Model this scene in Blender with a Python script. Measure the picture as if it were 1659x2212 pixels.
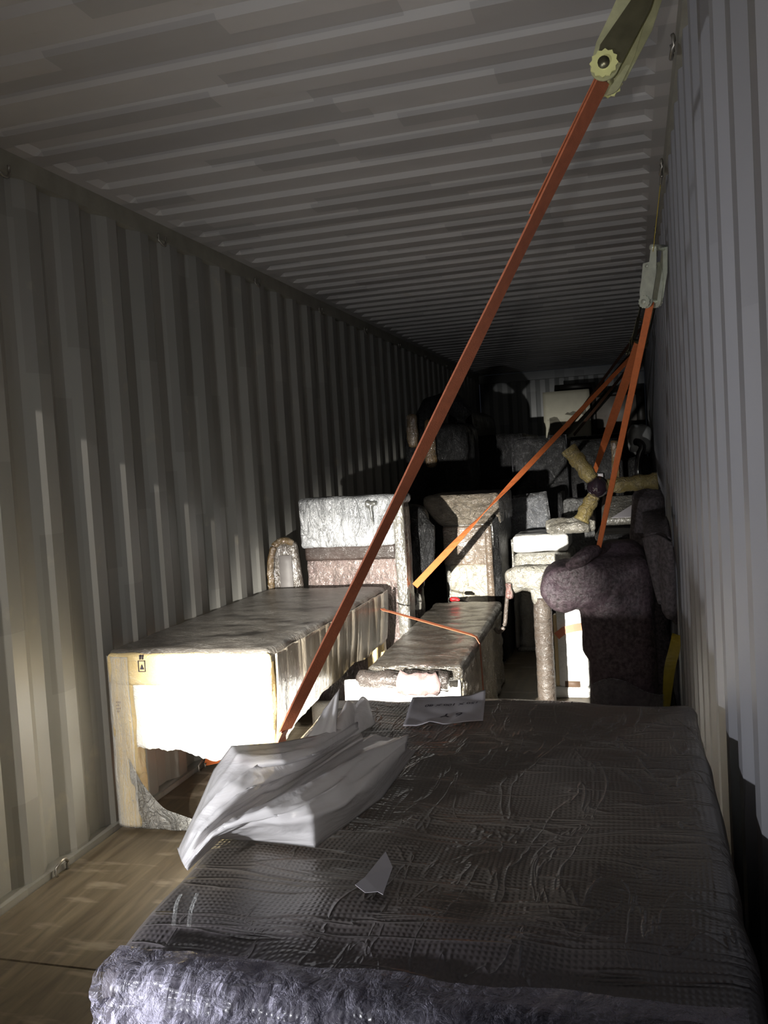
import bpy, bmesh, math, random
from mathutils import Vector, Matrix, noise, Euler

for o in list(bpy.data.objects):
    bpy.data.objects.remove(o)
S = bpy.context.scene
COL = S.collection

# ------------------------------------------------------------------ camera
F_PX, YAW, PITCH, ROLL = 1895.44, 0.28122, 0.05255, -0.06069
CAM = Vector((2.174, 0.0, 1.460))
cy, sy = math.cos(YAW), math.sin(YAW)
fwd0, rgt0, up0 = Vector((-sy, cy, 0)), Vector((cy, sy, 0)), Vector((0, 0, 1))
fwd = fwd0 * math.cos(PITCH) - up0 * math.sin(PITCH)
up1 = up0 * math.cos(PITCH) + fwd0 * math.sin(PITCH)
rgt = rgt0 * math.cos(ROLL) + up1 * math.sin(ROLL)
upv = up1 * math.cos(ROLL) - rgt0 * math.sin(ROLL)
cd = bpy.data.cameras.new('camera')
cam = bpy.data.objects.new('camera', cd)
COL.objects.link(cam)
cam.matrix_world = Matrix((
    (rgt.x, upv.x, -fwd.x, CAM.x), (rgt.y, upv.y, -fwd.y, CAM.y),
    (rgt.z, upv.z, -fwd.z, CAM.z), (0, 0, 0, 1)))
cd.sensor_fit = 'HORIZONTAL'
cd.sensor_width = 36.0
cd.lens = F_PX / 1659.0 * 36.0
cd.clip_start = 0.02
S.camera = cam

# ------------------------------------------------------------------ world, lamps, exposure
wd = bpy.data.worlds.new('night')
S.world = wd
wd.use_nodes = True
wd.node_tree.nodes['Background'].inputs[0].default_value = (0.5, 0.6, 0.8, 1)
wd.node_tree.nodes['Background'].inputs[1].default_value = 0.012

def spot(name, loc, target, deg, blend, power, color, radius=0.02):
    l = bpy.data.lights.new(name, 'SPOT')
    l.spot_size = math.radians(deg)
    l.spot_blend = blend
    l.energy = power
    l.color = color
    l.shadow_soft_size = radius
    o = bpy.data.objects.new(name, l)
    COL.objects.link(o)
    o.location = loc
    o.rotation_euler = (Vector(target) - Vector(loc)).to_track_quat('-Z', 'Y').to_euler()
    return o

TORCH = (0.88, 0.20, 0.945)
spot('torch_beam', TORCH, (0.93, 4.0, 0.44), 31.5, 1.0, 4800, (1.0, 0.96, 0.88), 0.025)
spot('torch_spill', TORCH, (1.98, 3.8, 1.35), 90, 1.0, 120, (0.93, 0.95, 1.0), 0.025)
spot('yard_lamp', (0.98, -11.13, 7.14), (0.0, 2.87, 1.0), 10, 0.4, 5000, (1.0, 0.93, 0.84), 0.05)
spot('ceiling_fill', (2.12, 0.03, 1.53), (1.2, 3.0, 2.60), 108, 0.75, 44, (1.0, 0.96, 0.92), 0.01)  # added fill beside the camera, aimed up at ceiling and upper left wall

S.view_settings.view_transform = 'Standard'
S.view_settings.look = 'None'
S.view_settings.exposure = 0.0
S.view_settings.gamma = 1.0
S.view_settings.use_curve_mapping = False

# ------------------------------------------------------------------ helpers
def tag(o, label=None, cat=None, group=None, kind=None):
    if label: o['label'] = label
    if cat: o['category'] = cat
    if group: o['group'] = group
    if kind: o['kind'] = kind
    return o

def link(name, me, mat=None, parent=None, smooth=True):
    o = bpy.data.objects.new(name, me)
    COL.objects.link(o)
    if mat:
        me.materials.append(mat)
    if smooth:
        me.polygons.foreach_set('use_smooth', [True] * len(me.polygons))
    if parent:
        o.parent = parent
        o.matrix_parent_inverse = parent.matrix_world.inverted()
    return o

def py(name, vs, fs, mat=None, parent=None, smooth=False):
    me = bpy.data.meshes.new(name)
    me.from_pydata([tuple(v) for v in vs], [], fs)
    me.update()
    return link(name, me, mat, parent, smooth)

def empty(name, loc):
    o = bpy.data.objects.new(name, None)
    COL.objects.link(o)
    o.location = loc
    o.empty_display_size = 0.05
    o.matrix_world = Matrix.Translation(Vector(loc))
    return o

def thing(name, loc, label, cat, group=None):
    return tag(empty(name, loc), label, cat, group)

def nz(v, f, seed=0.0):
    return noise.noise(Vector((v.x * f + seed * 7.3, v.y * f - seed * 3.1, v.z * f + seed * 1.7)))

def rb_data(lo, hi, r, step, amp=0.0, freq=5.0, seed=0.0, M=None, taper=None, amp2=0.0, freq2=20.0):
    """rounded box, noise-displaced; returns verts, faces in world space"""
    lo, hi = Vector(lo), Vector(hi)
    d = hi - lo
    r = min(r, min(d) / 2 - 1e-4)
    n = [max(2, min(90, int(round(d[i] / step)))) for i in range(3)]
    vid, vs, fs = {}, [], []
    def coord(i, k):
        return lo[i] + d[i] * k / n[i]
    def get(k):
        if k in vid: return vid[k]
        p = Vector([coord(i, k[i]) for i in range(3)])
        c = Vector([min(max(p[i], lo[i] + r), hi[i] - r) for i in range(3)])
        o = p - c
        if o.length > 1e-9:
            o.normalize()
            p = c + o * r
        else:
            o = Vector((0, 0, 1))
        if amp or amp2:
            p = p + o * (amp * nz(p, freq, seed) + amp2 * nz(p, freq2, seed + 5))
        if taper: p = taper(p)
        if M: p = M @ p
        vid[k] = len(vs); vs.append(p)
        return vid[k]
    for ax in range(3):
        a, b = (ax + 1) % 3, (ax + 2) % 3
        for side in (0, n[ax]):
            for i in range(n[a]):
                for j in range(n[b]):
                    def K(u, v):
                        k = [0, 0, 0]; k[ax] = side; k[a] = u; k[b] = v
                        return tuple(k)
                    q = [get(K(i, j)), get(K(i + 1, j)), get(K(i + 1, j + 1)), get(K(i, j + 1))]
                    if side == 0: q.reverse()
                    fs.append(q)
    return vs, fs

def rbox(name, mat, parent, lo, hi, r=0.02, step=0.04, **k):
    vs, fs = rb_data(lo, hi, r, step, **k)
    return py(name, vs, fs, mat, parent, True)

def tube_data(path, rad, seg=12, flat=1.0, amp=0, freq=10, seed=0, upref=Vector((0, 0, 1))):
    path = [Vector(p) for p in path]
    if not isinstance(rad, (list, tuple)): rad = [rad] * len(path)
    vs, fs = [], []
    N = len(path)
    for i, p in enumerate(path):
        t = (path[min(i + 1, N - 1)] - path[max(i - 1, 0)]).normalized()
        u = upref if abs(t.dot(upref)) < 0.9 else Vector((1, 0, 0))
        a = t.cross(u).normalized(); b = a.cross(t).normalized()
        for s in range(seg):
            th = 2 * math.pi * s / seg
            off = a * math.cos(th) * rad[i] + b * math.sin(th) * rad[i] * flat
            q = p + off
            if amp: q = q + off.normalized() * amp * nz(q, freq, seed)
            vs.append(q)
    for i in range(N - 1):
        for s in range(seg):
            s2 = (s + 1) % seg
            fs.append([i * seg + s, i * seg + s2, (i + 1) * seg + s2, (i + 1) * seg + s])
    fs.append(list(range(seg))[::-1])
    fs.append([(N - 1) * seg + s for s in range(seg)])
    return vs, fs

def tube(name, mat, parent, path, rad, seg=12, smooth=True, **k):
    vs, fs = tube_data(path, rad, seg, **k)
    return py(name, vs, fs, mat, parent, smooth)

def spline(pts, n):
    """Catmull-Rom through points"""
    P = [Vector(p) for p in pts]
    P = [P[0] * 2 - P[1]] + P + [P[-1] * 2 - P[-2]]
    out = []
    m = len(P) - 3
    for k in range(n + 1):
        u = k / n * m
        i = min(int(u), m - 1); t = u - i
        a, b, c, d = P[i:i + 4]
        out.append(0.5 * ((2 * b) + (c - a) * t + (2 * a - 5 * b + 4 * c - d) * t * t + (3 * b - a - 3 * c + d) * t ** 3))
    return out

def ribbon(name, mat, parent, path, widths, width, thick=0.003):
    """strap: path points with a lateral direction at each"""
    vs, fs = [], []
    N = len(path)
    path = [Vector(p) for p in path]
    for i, p in enumerate(path):
        t = (path[min(i + 1, N - 1)] - path[max(i - 1, 0)]).normalized()
        w = Vector(widths[i]) if isinstance(widths, list) else Vector(widths)
        w = (w - t * w.dot(t)).normalized()
        nn = t.cross(w).normalized()
        for sx, sn in ((-1, -1), (1, -1), (1, 1), (-1, 1)):
            vs.append(p + w * sx * width / 2 + nn * sn * thick / 2)
    for i in range(N - 1):
        for s in range(4):
            s2 = (s + 1) % 4
            fs.append([i * 4 + s, i * 4 + s2, (i + 1) * 4 + s2, (i + 1) * 4 + s])
    fs.append([0, 3, 2, 1]); fs.append([(N - 1) * 4 + s for s in range(4)])
    return py(name, vs, fs, mat, parent, False)

def lerp_path(a, b, n):
    a, b = Vector(a), Vector(b)
    return [a.lerp(b, i / n) for i in range(n + 1)]

def plate(name, mat, parent, poly, origin, ex, ey, en, thick, smooth=False):
    """2-D outline (list of (u,v)) extruded along en"""
    O, ex, ey, en = Vector(origin), Vector(ex), Vector(ey), Vector(en)
    n = len(poly)
    vs = [O + ex * u + ey * v - en * thick / 2 for u, v in poly] + [O + ex * u + ey * v + en * thick / 2 for u, v in poly]
    fs = [list(range(n))[::-1], [n + i for i in range(n)]]
    for i in range(n):
        j = (i + 1) % n
        fs.append([i, j, n + j, n + i])
    return py(name, vs, fs, mat, parent, smooth)

def blob(name, mat, parent, pieces, voxel=0.015, smooth=6, amp=0.0, freq=0.2):
    """several closed pieces fused into one soft surface"""
    vs, fs = [], []
    for pv, pf in pieces:
        k = len(vs)
        vs += pv; fs += [[i + k for i in f] for f in pf]
    o = py(name, vs, fs, mat, parent, True)
    m = o.modifiers.new('fuse', 'REMESH'); m.mode = 'VOXEL'; m.voxel_size = voxel; m.use_smooth_shade = True
    if smooth:
        m = o.modifiers.new('soften', 'SMOOTH'); m.factor = 0.5; m.iterations = smooth
    if amp:
        t = bpy.data.textures.new(name + '_folds', 'CLOUDS'); t.noise_scale = freq
        m = o.modifiers.new('folds', 'DISPLACE'); m.texture = t; m.strength = amp; m.mid_level = 0.5
        m.texture_coords = 'GLOBAL'
    return o

def rotz(c, deg):
    c = Vector(c)
    return Matrix.Translation(c) @ Matrix.Rotation(math.radians(deg), 4, 'Z') @ Matrix.Translation(-c)

def rot(c, axis, deg):
    c = Vector(c)
    return Matrix.Translation(c) @ Matrix.Rotation(math.radians(deg), 4, axis) @ Matrix.Translation(-c)

# ------------------------------------------------------------------ materials
class NT:
    def __init__(self, name):
        self.m = bpy.data.materials.new(name)
        self.m.use_nodes = True
        self.t = self.m.node_tree
        self.b = self.t.nodes['Principled BSDF']
        self.out = self.t.nodes['Material Output']
        g = self.n('ShaderNodeNewGeometry')
        self.pos = g.outputs['Position']
    def n(self, ty, **k):
        x = self.t.nodes.new(ty)
        for a, v in k.items(): setattr(x, a, v)
        return x
    def l(self, a, b): self.t.links.new(a, b)
    def val(self, x, sock):
        if isinstance(x, (int, float)): sock.default_value = x
        elif isinstance(x, tuple): sock.default_value = x
        else: self.l(x, sock)
    def math(self, op, a, b=0.0, clamp=False):
        x = self.n('ShaderNodeMath', operation=op, use_clamp=clamp)
        self.val(a, x.inputs[0]); self.val(b, x.inputs[1])
        return x.outputs[0]
    def mapping(self, scale=(1, 1, 1), rotation=(0, 0, 0), loc=(0, 0, 0)):
        x = self.n('ShaderNodeMapping')
        self.l(self.pos, x.inputs[0])
        x.inputs['Scale'].default_value = scale
        x.inputs['Rotation'].default_value = rotation
        x.inputs['Location'].default_value = loc
        return x.outputs[0]
    def noise(self, scale, detail=3.0, vec=None, dist=0.0, rough=0.55):
        x = self.n('ShaderNodeTexNoise')
        x.inputs['Scale'].default_value = scale
        x.inputs['Detail'].default_value = detail
        x.inputs['Roughness'].default_value = rough
        x.inputs['Distortion'].default_value = dist
        self.l(vec if vec else self.pos, x.inputs['Vector'])
        return x.outputs['Fac']
    def ramp(self, fac, stops):
        x = self.n('ShaderNodeValToRGB')
        e = x.color_ramp.elements
        while len(e) < len(stops): e.new(0.5)
        for i, (p, c) in enumerate(stops):
            e[i].position = p
            e[i].color = (c, c, c, 1) if isinstance(c, (int, float)) else (*c, 1)
        self.l(fac, x.inputs[0])
        return x.outputs[0]
    def mix(self, fac, a, b, mode='MIX'):
        x = self.n('ShaderNodeMix', data_type='RGBA', blend_type=mode)
        self.val(fac, x.inputs[0])
        for s, v in ((x.inputs[6], a), (x.inputs[7], b)):
            if isinstance(v, tuple): s.default_value = (*v[:3], 1)
            else: self.l(v, s)
        return x.outputs[2]
    def bump(self, h, strength, dist, prev=None):
        x = self.n('ShaderNodeBump')
        x.inputs['Strength'].default_value = strength
        x.inputs['Distance'].default_value = dist
        self.l(h, x.inputs['Height'])
        if prev: self.l(prev, x.inputs['Normal'])
        return x.outputs[0]
    def fin(self, color=None, rough=0.5, normal=None, metal=0.0, coat=0.0, coat_rough=0.1, spec=0.5):
        b = self.b
        if color is not None:
            if isinstance(color, tuple): b.inputs['Base Color'].default_value = (*color[:3], 1)
            else: self.l(color, b.inputs['Base Color'])
        self.val(rough, b.inputs['Roughness'])
        b.inputs['Metallic'].default_value = metal
        b.inputs['Coat Weight'].default_value = coat
        b.inputs['Coat Roughness'].default_value = coat_rough
        if coat > 0.75: b.inputs['Coat IOR'].default_value = 2.1
        b.inputs['Specular IOR Level'].default_value = spec
        if normal:
            self.l(normal, b.inputs['Normal'])
            if coat: self.l(normal, b.inputs['Coat Normal'])
        return self.m

def plain(name, color, rough=0.5, metal=0.0, var=0.15, scale=12.0, bump=0.0, coat=0.0):
    t = NT(name)
    f = t.noise(scale, 4)
    c = t.mix(t.ramp(f, [(0.3, 0.0), (0.7, 1.0)]), tuple(x * (1 - var) for x in color), tuple(min(1, x * (1 + var)) for x in color))
    nm = t.bump(t.noise(scale * 6, 3), bump, 0.004) if bump else None
    return t.fin(c, rough, nm, metal, coat)

def wrap(name, c1, c2, streak=(8, 8, 1.5), rough=0.35, strength=0.6, dist=0.012, coat=1.0, coat_rough=0.12, cscale=3.0, rotation=(0, 0, 0), fine=40.0, patch=None, metal=0.0, spec=0.5, haze=0.20):
    """something tightly bound in stretch film: glossy, creased"""
    t = NT(name)
    v = t.mapping(streak, rotation)
    h1 = t.noise(4.0, 5, v, 0.6, 0.6)
    ridge = t.math('ABSOLUTE', t.math('SUBTRACT', h1, 0.5))
    h2 = t.noise(fine, 3, None, 0.3)
    h = t.math('ADD', t.math('MULTIPLY', ridge, 2.0), t.math('MULTIPLY', h2, 0.40))
    c = t.mix(t.ramp(t.noise(cscale, 4), [(0.38, 0.0), (0.62, 1.0)]), c1, c2)
    v2 = t.mapping(tuple(x * 0.55 for x in streak), (rotation[0] + 0.5, rotation[1] + 0.35, rotation[2] + 0.4))
    hb = t.noise(3.0, 4, v2, 1.0, 0.55)
    line = t.math('POWER', t.math('SUBTRACT', 1.0, t.math('MULTIPLY', t.math('ABSOLUTE', t.math('SUBTRACT', hb, 0.5)), 2.0)), 70.0)
    line2 = t.math('POWER', t.math('SUBTRACT', 1.0, t.math('MULTIPLY', ridge, 2.0)), 55.0)
    line = t.math('MAXIMUM', line, t.math('MULTIPLY', line2, 0.7))
    c = t.mix(t.math('MULTIPLY', line, haze), c, (0.74, 0.73, 0.70))
    h = t.math('ADD', h, t.math('MULTIPLY', line, 0.35))
    nm = t.bump(h, min(1.0, strength * 1.3), dist * 2.2)
    return t.fin(c, rough, nm, metal, coat, coat_rough * 0.85, spec)

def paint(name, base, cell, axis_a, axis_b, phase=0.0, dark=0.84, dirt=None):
    """container paint with blocky shading put into its colour as oblong patches, one row per corrugation"""
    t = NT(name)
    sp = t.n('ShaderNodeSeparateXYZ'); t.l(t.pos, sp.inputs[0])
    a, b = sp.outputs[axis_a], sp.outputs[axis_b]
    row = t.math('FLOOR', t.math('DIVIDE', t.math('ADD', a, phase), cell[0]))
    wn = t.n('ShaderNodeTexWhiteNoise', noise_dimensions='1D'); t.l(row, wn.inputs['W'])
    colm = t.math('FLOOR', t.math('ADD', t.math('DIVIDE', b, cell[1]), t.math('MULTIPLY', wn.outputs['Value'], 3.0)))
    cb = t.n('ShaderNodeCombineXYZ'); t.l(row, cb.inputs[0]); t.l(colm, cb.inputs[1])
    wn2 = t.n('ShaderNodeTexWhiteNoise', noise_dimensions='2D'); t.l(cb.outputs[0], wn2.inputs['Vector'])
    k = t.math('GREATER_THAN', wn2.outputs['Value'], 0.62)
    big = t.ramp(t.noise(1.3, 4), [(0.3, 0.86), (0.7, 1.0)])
    col = t.mix(k, base, tuple(x * dark for x in base))  # darker cells paint the blocky shading into the base colour
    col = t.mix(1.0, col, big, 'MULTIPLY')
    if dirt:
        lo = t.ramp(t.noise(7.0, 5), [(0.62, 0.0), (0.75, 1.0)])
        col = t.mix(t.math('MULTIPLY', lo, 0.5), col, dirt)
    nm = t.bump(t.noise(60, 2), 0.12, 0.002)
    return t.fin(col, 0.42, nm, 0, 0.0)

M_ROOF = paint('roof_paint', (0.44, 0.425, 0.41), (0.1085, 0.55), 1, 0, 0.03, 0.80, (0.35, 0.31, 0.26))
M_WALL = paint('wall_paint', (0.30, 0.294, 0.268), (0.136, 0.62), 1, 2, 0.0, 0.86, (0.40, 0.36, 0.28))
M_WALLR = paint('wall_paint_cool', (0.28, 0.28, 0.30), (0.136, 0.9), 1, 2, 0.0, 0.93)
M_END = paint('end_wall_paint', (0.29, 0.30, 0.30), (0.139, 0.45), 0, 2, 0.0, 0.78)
M_RAIL = plain('rail_paint', (0.26, 0.25, 0.205), 0.45, 0, 0.15, 9)
M_STEEL = plain('ring_steel', (0.32, 0.30, 0.26), 0.38, 0.8, 0.3, 30)

t = NT('container_plywood')
g = t.noise(3.0, 6, t.mapping((9, 0.9, 1)), 0.8)
w = t.ramp(t.noise(2.2, 3, t.mapping((1.6, 5.5, 1))), [(0.56, 0.0), (0.66, 1.0)])
c = t.mix(t.ramp(g, [(0.3, 0.0), (0.7, 1.0)]), (0.085, 0.065, 0.042), (0.20, 0.165, 0.112))
c = t.mix(t.math('MULTIPLY', w, 0.55), c, (0.36, 0.31, 0.24))
M_PLY = t.fin(c, t.ramp(g, [(0.2, 0.35), (0.8, 0.6)]), t.bump(g, 0.3, 0.004), 0, 0)
M_UNDER = plain('floor_gap', (0.02, 0.017, 0.014), 0.9)

# bubble wrap seen through stretch film (near package)
t = NT('bubble_wrap_under_film')
sp = t.n('ShaderNodeSeparateXYZ')
warp = t.n('ShaderNodeVectorMath', operation='ADD')
nw = t.n('ShaderNodeTexNoise'); nw.inputs['Scale'].default_value = 4.0; t.l(t.pos, nw.inputs['Vector'])
sc = t.n('ShaderNodeVectorMath', operation='SCALE'); t.l(nw.outputs['Color'], sc.inputs[0]); sc.inputs['Scale'].default_value = 0.03
t.l(t.pos, warp.inputs[0]); t.l(sc.outputs[0], warp.inputs[1]); t.l(warp.outputs[0], sp.inputs[0])
sx = t.math('SINE', t.math('MULTIPLY', sp.outputs[0], 700.0))
yz = t.math('SUBTRACT', sp.outputs[1], sp.outputs[2])
syy = t.math('SINE', t.math('MULTIPLY', yz, 600.0))
dots = t.math('MULTIPLY', t.math('ADD', sx, 1.0), t.math('ADD', syy, 1.0))
v = t.mapping((1.0, 7, 4), (0, 0, 0.35))
h1 = t.noise(2.6, 3, v, 0.5, 0.45)
ridge = t.math('POWER', t.math('SUBTRACT', 1.0, t.math('MULTIPLY', t.math('ABSOLUTE', t.math('SUBTRACT', h1, 0.5)), 2.0)), 30.0)
broad = t.noise(2.0, 3)
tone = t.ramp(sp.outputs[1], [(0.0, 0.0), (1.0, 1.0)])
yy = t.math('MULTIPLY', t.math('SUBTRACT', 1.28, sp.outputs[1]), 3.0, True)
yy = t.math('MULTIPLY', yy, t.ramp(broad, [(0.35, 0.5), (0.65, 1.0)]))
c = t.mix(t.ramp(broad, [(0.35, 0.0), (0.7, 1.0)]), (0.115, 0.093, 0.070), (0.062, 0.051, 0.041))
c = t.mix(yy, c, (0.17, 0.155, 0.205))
c = t.mix(t.math('MULTIPLY', ridge, 0.16), c, (0.40, 0.38, 0.36))
v3 = t.mapping((5, 1.4, 4), (0, 0, 0.55))
h3 = t.noise(2.4, 3, v3, 0.7, 0.5)
r3 = t.math('POWER', t.math('SUBTRACT', 1.0, t.math('MULTIPLY', t.math('ABSOLUTE', t.math('SUBTRACT', h3, 0.5)), 2.0)), 34.0)
ridge = t.math('MAXIMUM', ridge, t.math('MULTIPLY', r3, t.ramp(broad, [(0.42, 0.0), (0.58, 1.0)])))
n1 = t.bump(dots, 0.20, 0.0010)
n2 = t.bump(t.math('ADD', ridge, t.math('MULTIPLY', broad, 1.5)), 0.40, 0.009, n1)
t.b.inputs['Sheen Weight'].default_value = 0.05
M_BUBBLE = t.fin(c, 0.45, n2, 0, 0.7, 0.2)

M_PAPER = plain('paper_white', (0.42, 0.40, 0.425), 0.7, 0, 0.04, 8)
M_INK = plain('marker_ink', (0.04, 0.035, 0.05), 0.6)
M_TAPE = plain('brown_tape', (0.10, 0.075, 0.05), 0.25, 0, 0.1, 20, 0, 0.8)

# milky plastic sheeting
t = NT('milky_plastic_sheet')
h = t.noise(5.0, 4, t.mapping((1.5, 1.5, 4), (0, 0, 0.6)), 1.0)
nm = t.bump(h, 0.30, 0.02)
tr = t.n('ShaderNodeBsdfTranslucent'); tr.inputs[0].default_value = (0.82, 0.80, 0.80, 1)
tp = t.n('ShaderNodeBsdfTransparent'); tp.inputs[0].default_value = (0.97, 0.97, 0.97, 1)
t.fin((0.80, 0.775, 0.77), 0.22, nm, 0, 0.3, 0.1)
m1 = t.n('ShaderNodeMixShader'); m1.inputs[0].default_value = 0.22
t.l(t.b.outputs[0], m1.inputs[1]); t.l(tr.outputs[0], m1.inputs[2])
m2 = t.n('ShaderNodeMixShader'); m2.inputs[0].default_value = 0.10
t.l(m1.outputs[0], m2.inputs[1]); t.l(tp.outputs[0], m2.inputs[2])
t.l(m2.outputs[0], t.out.inputs[0])
M_SHEET = t.m

def clear_film(name, stretch, cover=0.22, tint=(0.85, 0.85, 0.83)):
    t = NT(name)
    h = t.noise(4.0, 5, t.mapping(stretch), 0.8, 0.6)
    ridge = t.math('ABSOLUTE', t.math('SUBTRACT', h, 0.5))
    nm = t.bump(ridge, 0.7, 0.02)
    t.fin(tint, 0.12, nm, 0, 0)
    tp = t.n('ShaderNodeBsdfTransparent')
    fr = t.n('ShaderNodeFresnel'); fr.inputs[0].default_value = 1.22; t.l(nm, fr.inputs['Normal'])
    f = t.math('ADD', fr.outputs[0], t.ramp(ridge, [(0.0, cover), (0.012, cover * 0.25), (0.3, cover * 0.08)]), True)
    m = t.n('ShaderNodeMixShader')
    t.l(f, m.inputs[0]); t.l(tp.outputs[0], m.inputs[1]); t.l(t.b.outputs[0], m.inputs[2])
    t.l(m.outputs[0], t.out.inputs[0])
    return t.m
M_FILM_V = clear_film('clear_film_vertical_creases', (9, 9, 1.2), 0.30)
M_FILM = clear_film('clear_film', (3, 3, 3), 0.25, (0.35, 0.35, 0.36))
M_FILM_T = clear_film('clear_film_taut', (2, 6, 2), 0.12)

M_WEB = plain('orange_webbing', (0.36, 0.105, 0.045), 0.6, 0, 0.12, 60, 0.3)
M_WEB2 = plain('bright_orange_webbing', (0.62, 0.16, 0.045), 0.55, 0, 0.1, 60, 0.3)
M_WEBD = plain('dark_webbing', (0.10, 0.045, 0.025), 0.7, 0, 0.1, 60)
M_YEL = plain('yellow_webbing', (0.42, 0.32, 0.04), 0.45, 0, 0.1, 40)
M_ZINC = plain('yellow_zinc', (0.62, 0.62, 0.38), 0.34, 0.6, 0.2, 25)
M_GEAR = plain('bright_zinc', (0.80, 0.80, 0.36), 0.3, 0.3, 0.1, 25)
M_ZINCP = plain('pale_zinc', (0.68, 0.70, 0.58), 0.35, 0.4, 0.15, 25)
M_DKST = plain('dark_zinc', (0.20, 0.19, 0.12), 0.4, 0.9, 0.2, 25)

# ------------------------------------------------------------------ container shell
W, H, Y0, Y1 = 2.35, 2.70, 0.95, 13.07
PW = 0.272

def corr_profile(a, b, pitch, phase, depth, fr=(0.26, 0.24, 0.26, 0.24)):
    """(s, d) samples: recessed flat, rise, proud flat, fall"""
    pts = []
    k = math.floor((a - phase) / pitch) - 1
    while True:
        s = phase + k * pitch
        for u, d in ((0, -depth), (fr[0], -depth), (fr[0] + fr[1], 0.0), (fr[0] + fr[1] + fr[2], 0.0)):
            pts.append((s + u * pitch, d))
        k += 1
        if s > b: break
    out = []
    for i in range(len(pts) - 1):
        (s0, d0), (s1, d1) = pts[i], pts[i + 1]
        if s1 <= a or s0 >= b: continue
        if s0 < a: d0 = d0 + (d1 - d0) * (a - s0) / (s1 - s0); s0 = a
        if s1 > b: d1 = d0 + (d1 - d0) * (b - s0) / (s1 - s0); s1 = b
        if not out: out.append((s0, d0))
        out.append((s1, d1))
    return out

def sheet_wall(name, prof, f, lo, hi, mat, thick):
    """corrugated steel sheet; f(s, d, h) -> point; thick moves outwards (d negative)"""
    vs, fs = [], []
    n = len(prof)
    for dd in (0.0, -thick):
        for h in (lo, hi):
            vs += [f(s, d + dd, h) for s, d in prof]
    for i in range(n - 1):
        fs.append([i, i + 1, n + i + 1, n + i])
        fs.append([2 * n + i + 1, 2 * n + i, 3 * n + i, 3 * n + i + 1])
        fs.append([i + 1, i, 2 * n + i, 2 * n + i + 1])
        fs.append([n + i, n + i + 1, 3 * n + i + 1, 3 * n + i])
    fs.append([0, n, 3 * n, 2 * n]); fs.append([n - 1, 3 * n - 1, 4 * n - 1, 2 * n - 1])
    o = py(name, vs, fs, mat)
    return tag(o, kind='structure')

sp_ = corr_profile(Y0, Y1, PW, 2.867 - 0.38 * PW, 0.036)
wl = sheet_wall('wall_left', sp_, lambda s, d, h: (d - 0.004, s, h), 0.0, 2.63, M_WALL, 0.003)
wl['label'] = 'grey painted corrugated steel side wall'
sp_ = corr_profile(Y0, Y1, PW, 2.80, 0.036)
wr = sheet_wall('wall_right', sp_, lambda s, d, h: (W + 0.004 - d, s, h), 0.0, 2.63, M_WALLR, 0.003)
ep = corr_profile(0.0, W, 0.278, 0.05, 0.036)
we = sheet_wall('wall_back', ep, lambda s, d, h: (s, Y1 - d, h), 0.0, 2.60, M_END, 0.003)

# roof: ribs run across and stop short of the rails
PR = 0.217
def roof():
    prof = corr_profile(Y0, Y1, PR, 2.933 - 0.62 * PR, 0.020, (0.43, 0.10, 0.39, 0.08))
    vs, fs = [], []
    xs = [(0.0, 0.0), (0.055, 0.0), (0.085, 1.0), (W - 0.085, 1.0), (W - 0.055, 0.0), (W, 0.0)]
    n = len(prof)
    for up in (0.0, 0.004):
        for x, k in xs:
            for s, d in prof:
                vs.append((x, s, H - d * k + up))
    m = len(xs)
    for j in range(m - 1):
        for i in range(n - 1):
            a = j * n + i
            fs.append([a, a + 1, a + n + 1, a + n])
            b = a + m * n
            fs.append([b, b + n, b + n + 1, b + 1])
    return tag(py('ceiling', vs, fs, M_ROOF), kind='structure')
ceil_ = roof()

def bar(name, lo, hi, mat, r=0.008, parent=None):
    vs, fs = rb_data(lo, hi, r, 5.0)
    return py(name, vs, fs, mat, parent)

def pbox(name, lo, hi, mat, parent=None):
    x0, y0, z0 = lo; x1, y1, z1 = hi
    vs = [(x0, y0, z0), (x1, y0, z0), (x1, y1, z0), (x0, y1, z0), (x0, y0, z1), (x1, y0, z1), (x1, y1, z1), (x0, y1, z1)]
    fs = [[0, 3, 2, 1], [4, 5, 6, 7], [0, 1, 5, 4], [1, 2, 6, 5], [2, 3, 7, 6], [3, 0, 4, 7]]
    return py(name, vs, fs, mat, parent)

tl = tag(pbox('trim_1', (-0.05, Y0, 2.622), (0.004, Y1, H), M_RAIL), kind='structure')
trr = tag(pbox('trim_2', (W - 0.004, Y0, 2.622), (W + 0.05, Y1, H), M_RAIL), kind='structure')
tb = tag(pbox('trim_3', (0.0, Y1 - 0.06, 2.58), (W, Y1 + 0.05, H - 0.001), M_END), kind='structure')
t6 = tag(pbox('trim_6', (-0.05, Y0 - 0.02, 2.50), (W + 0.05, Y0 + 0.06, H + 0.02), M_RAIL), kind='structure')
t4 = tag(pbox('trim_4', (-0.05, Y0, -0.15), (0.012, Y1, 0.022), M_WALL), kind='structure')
t5 = tag(pbox('trim_5', (W - 0.012, Y0, -0.15), (W + 0.05, Y1, 0.022), M_WALLR), kind='structure')

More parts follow.
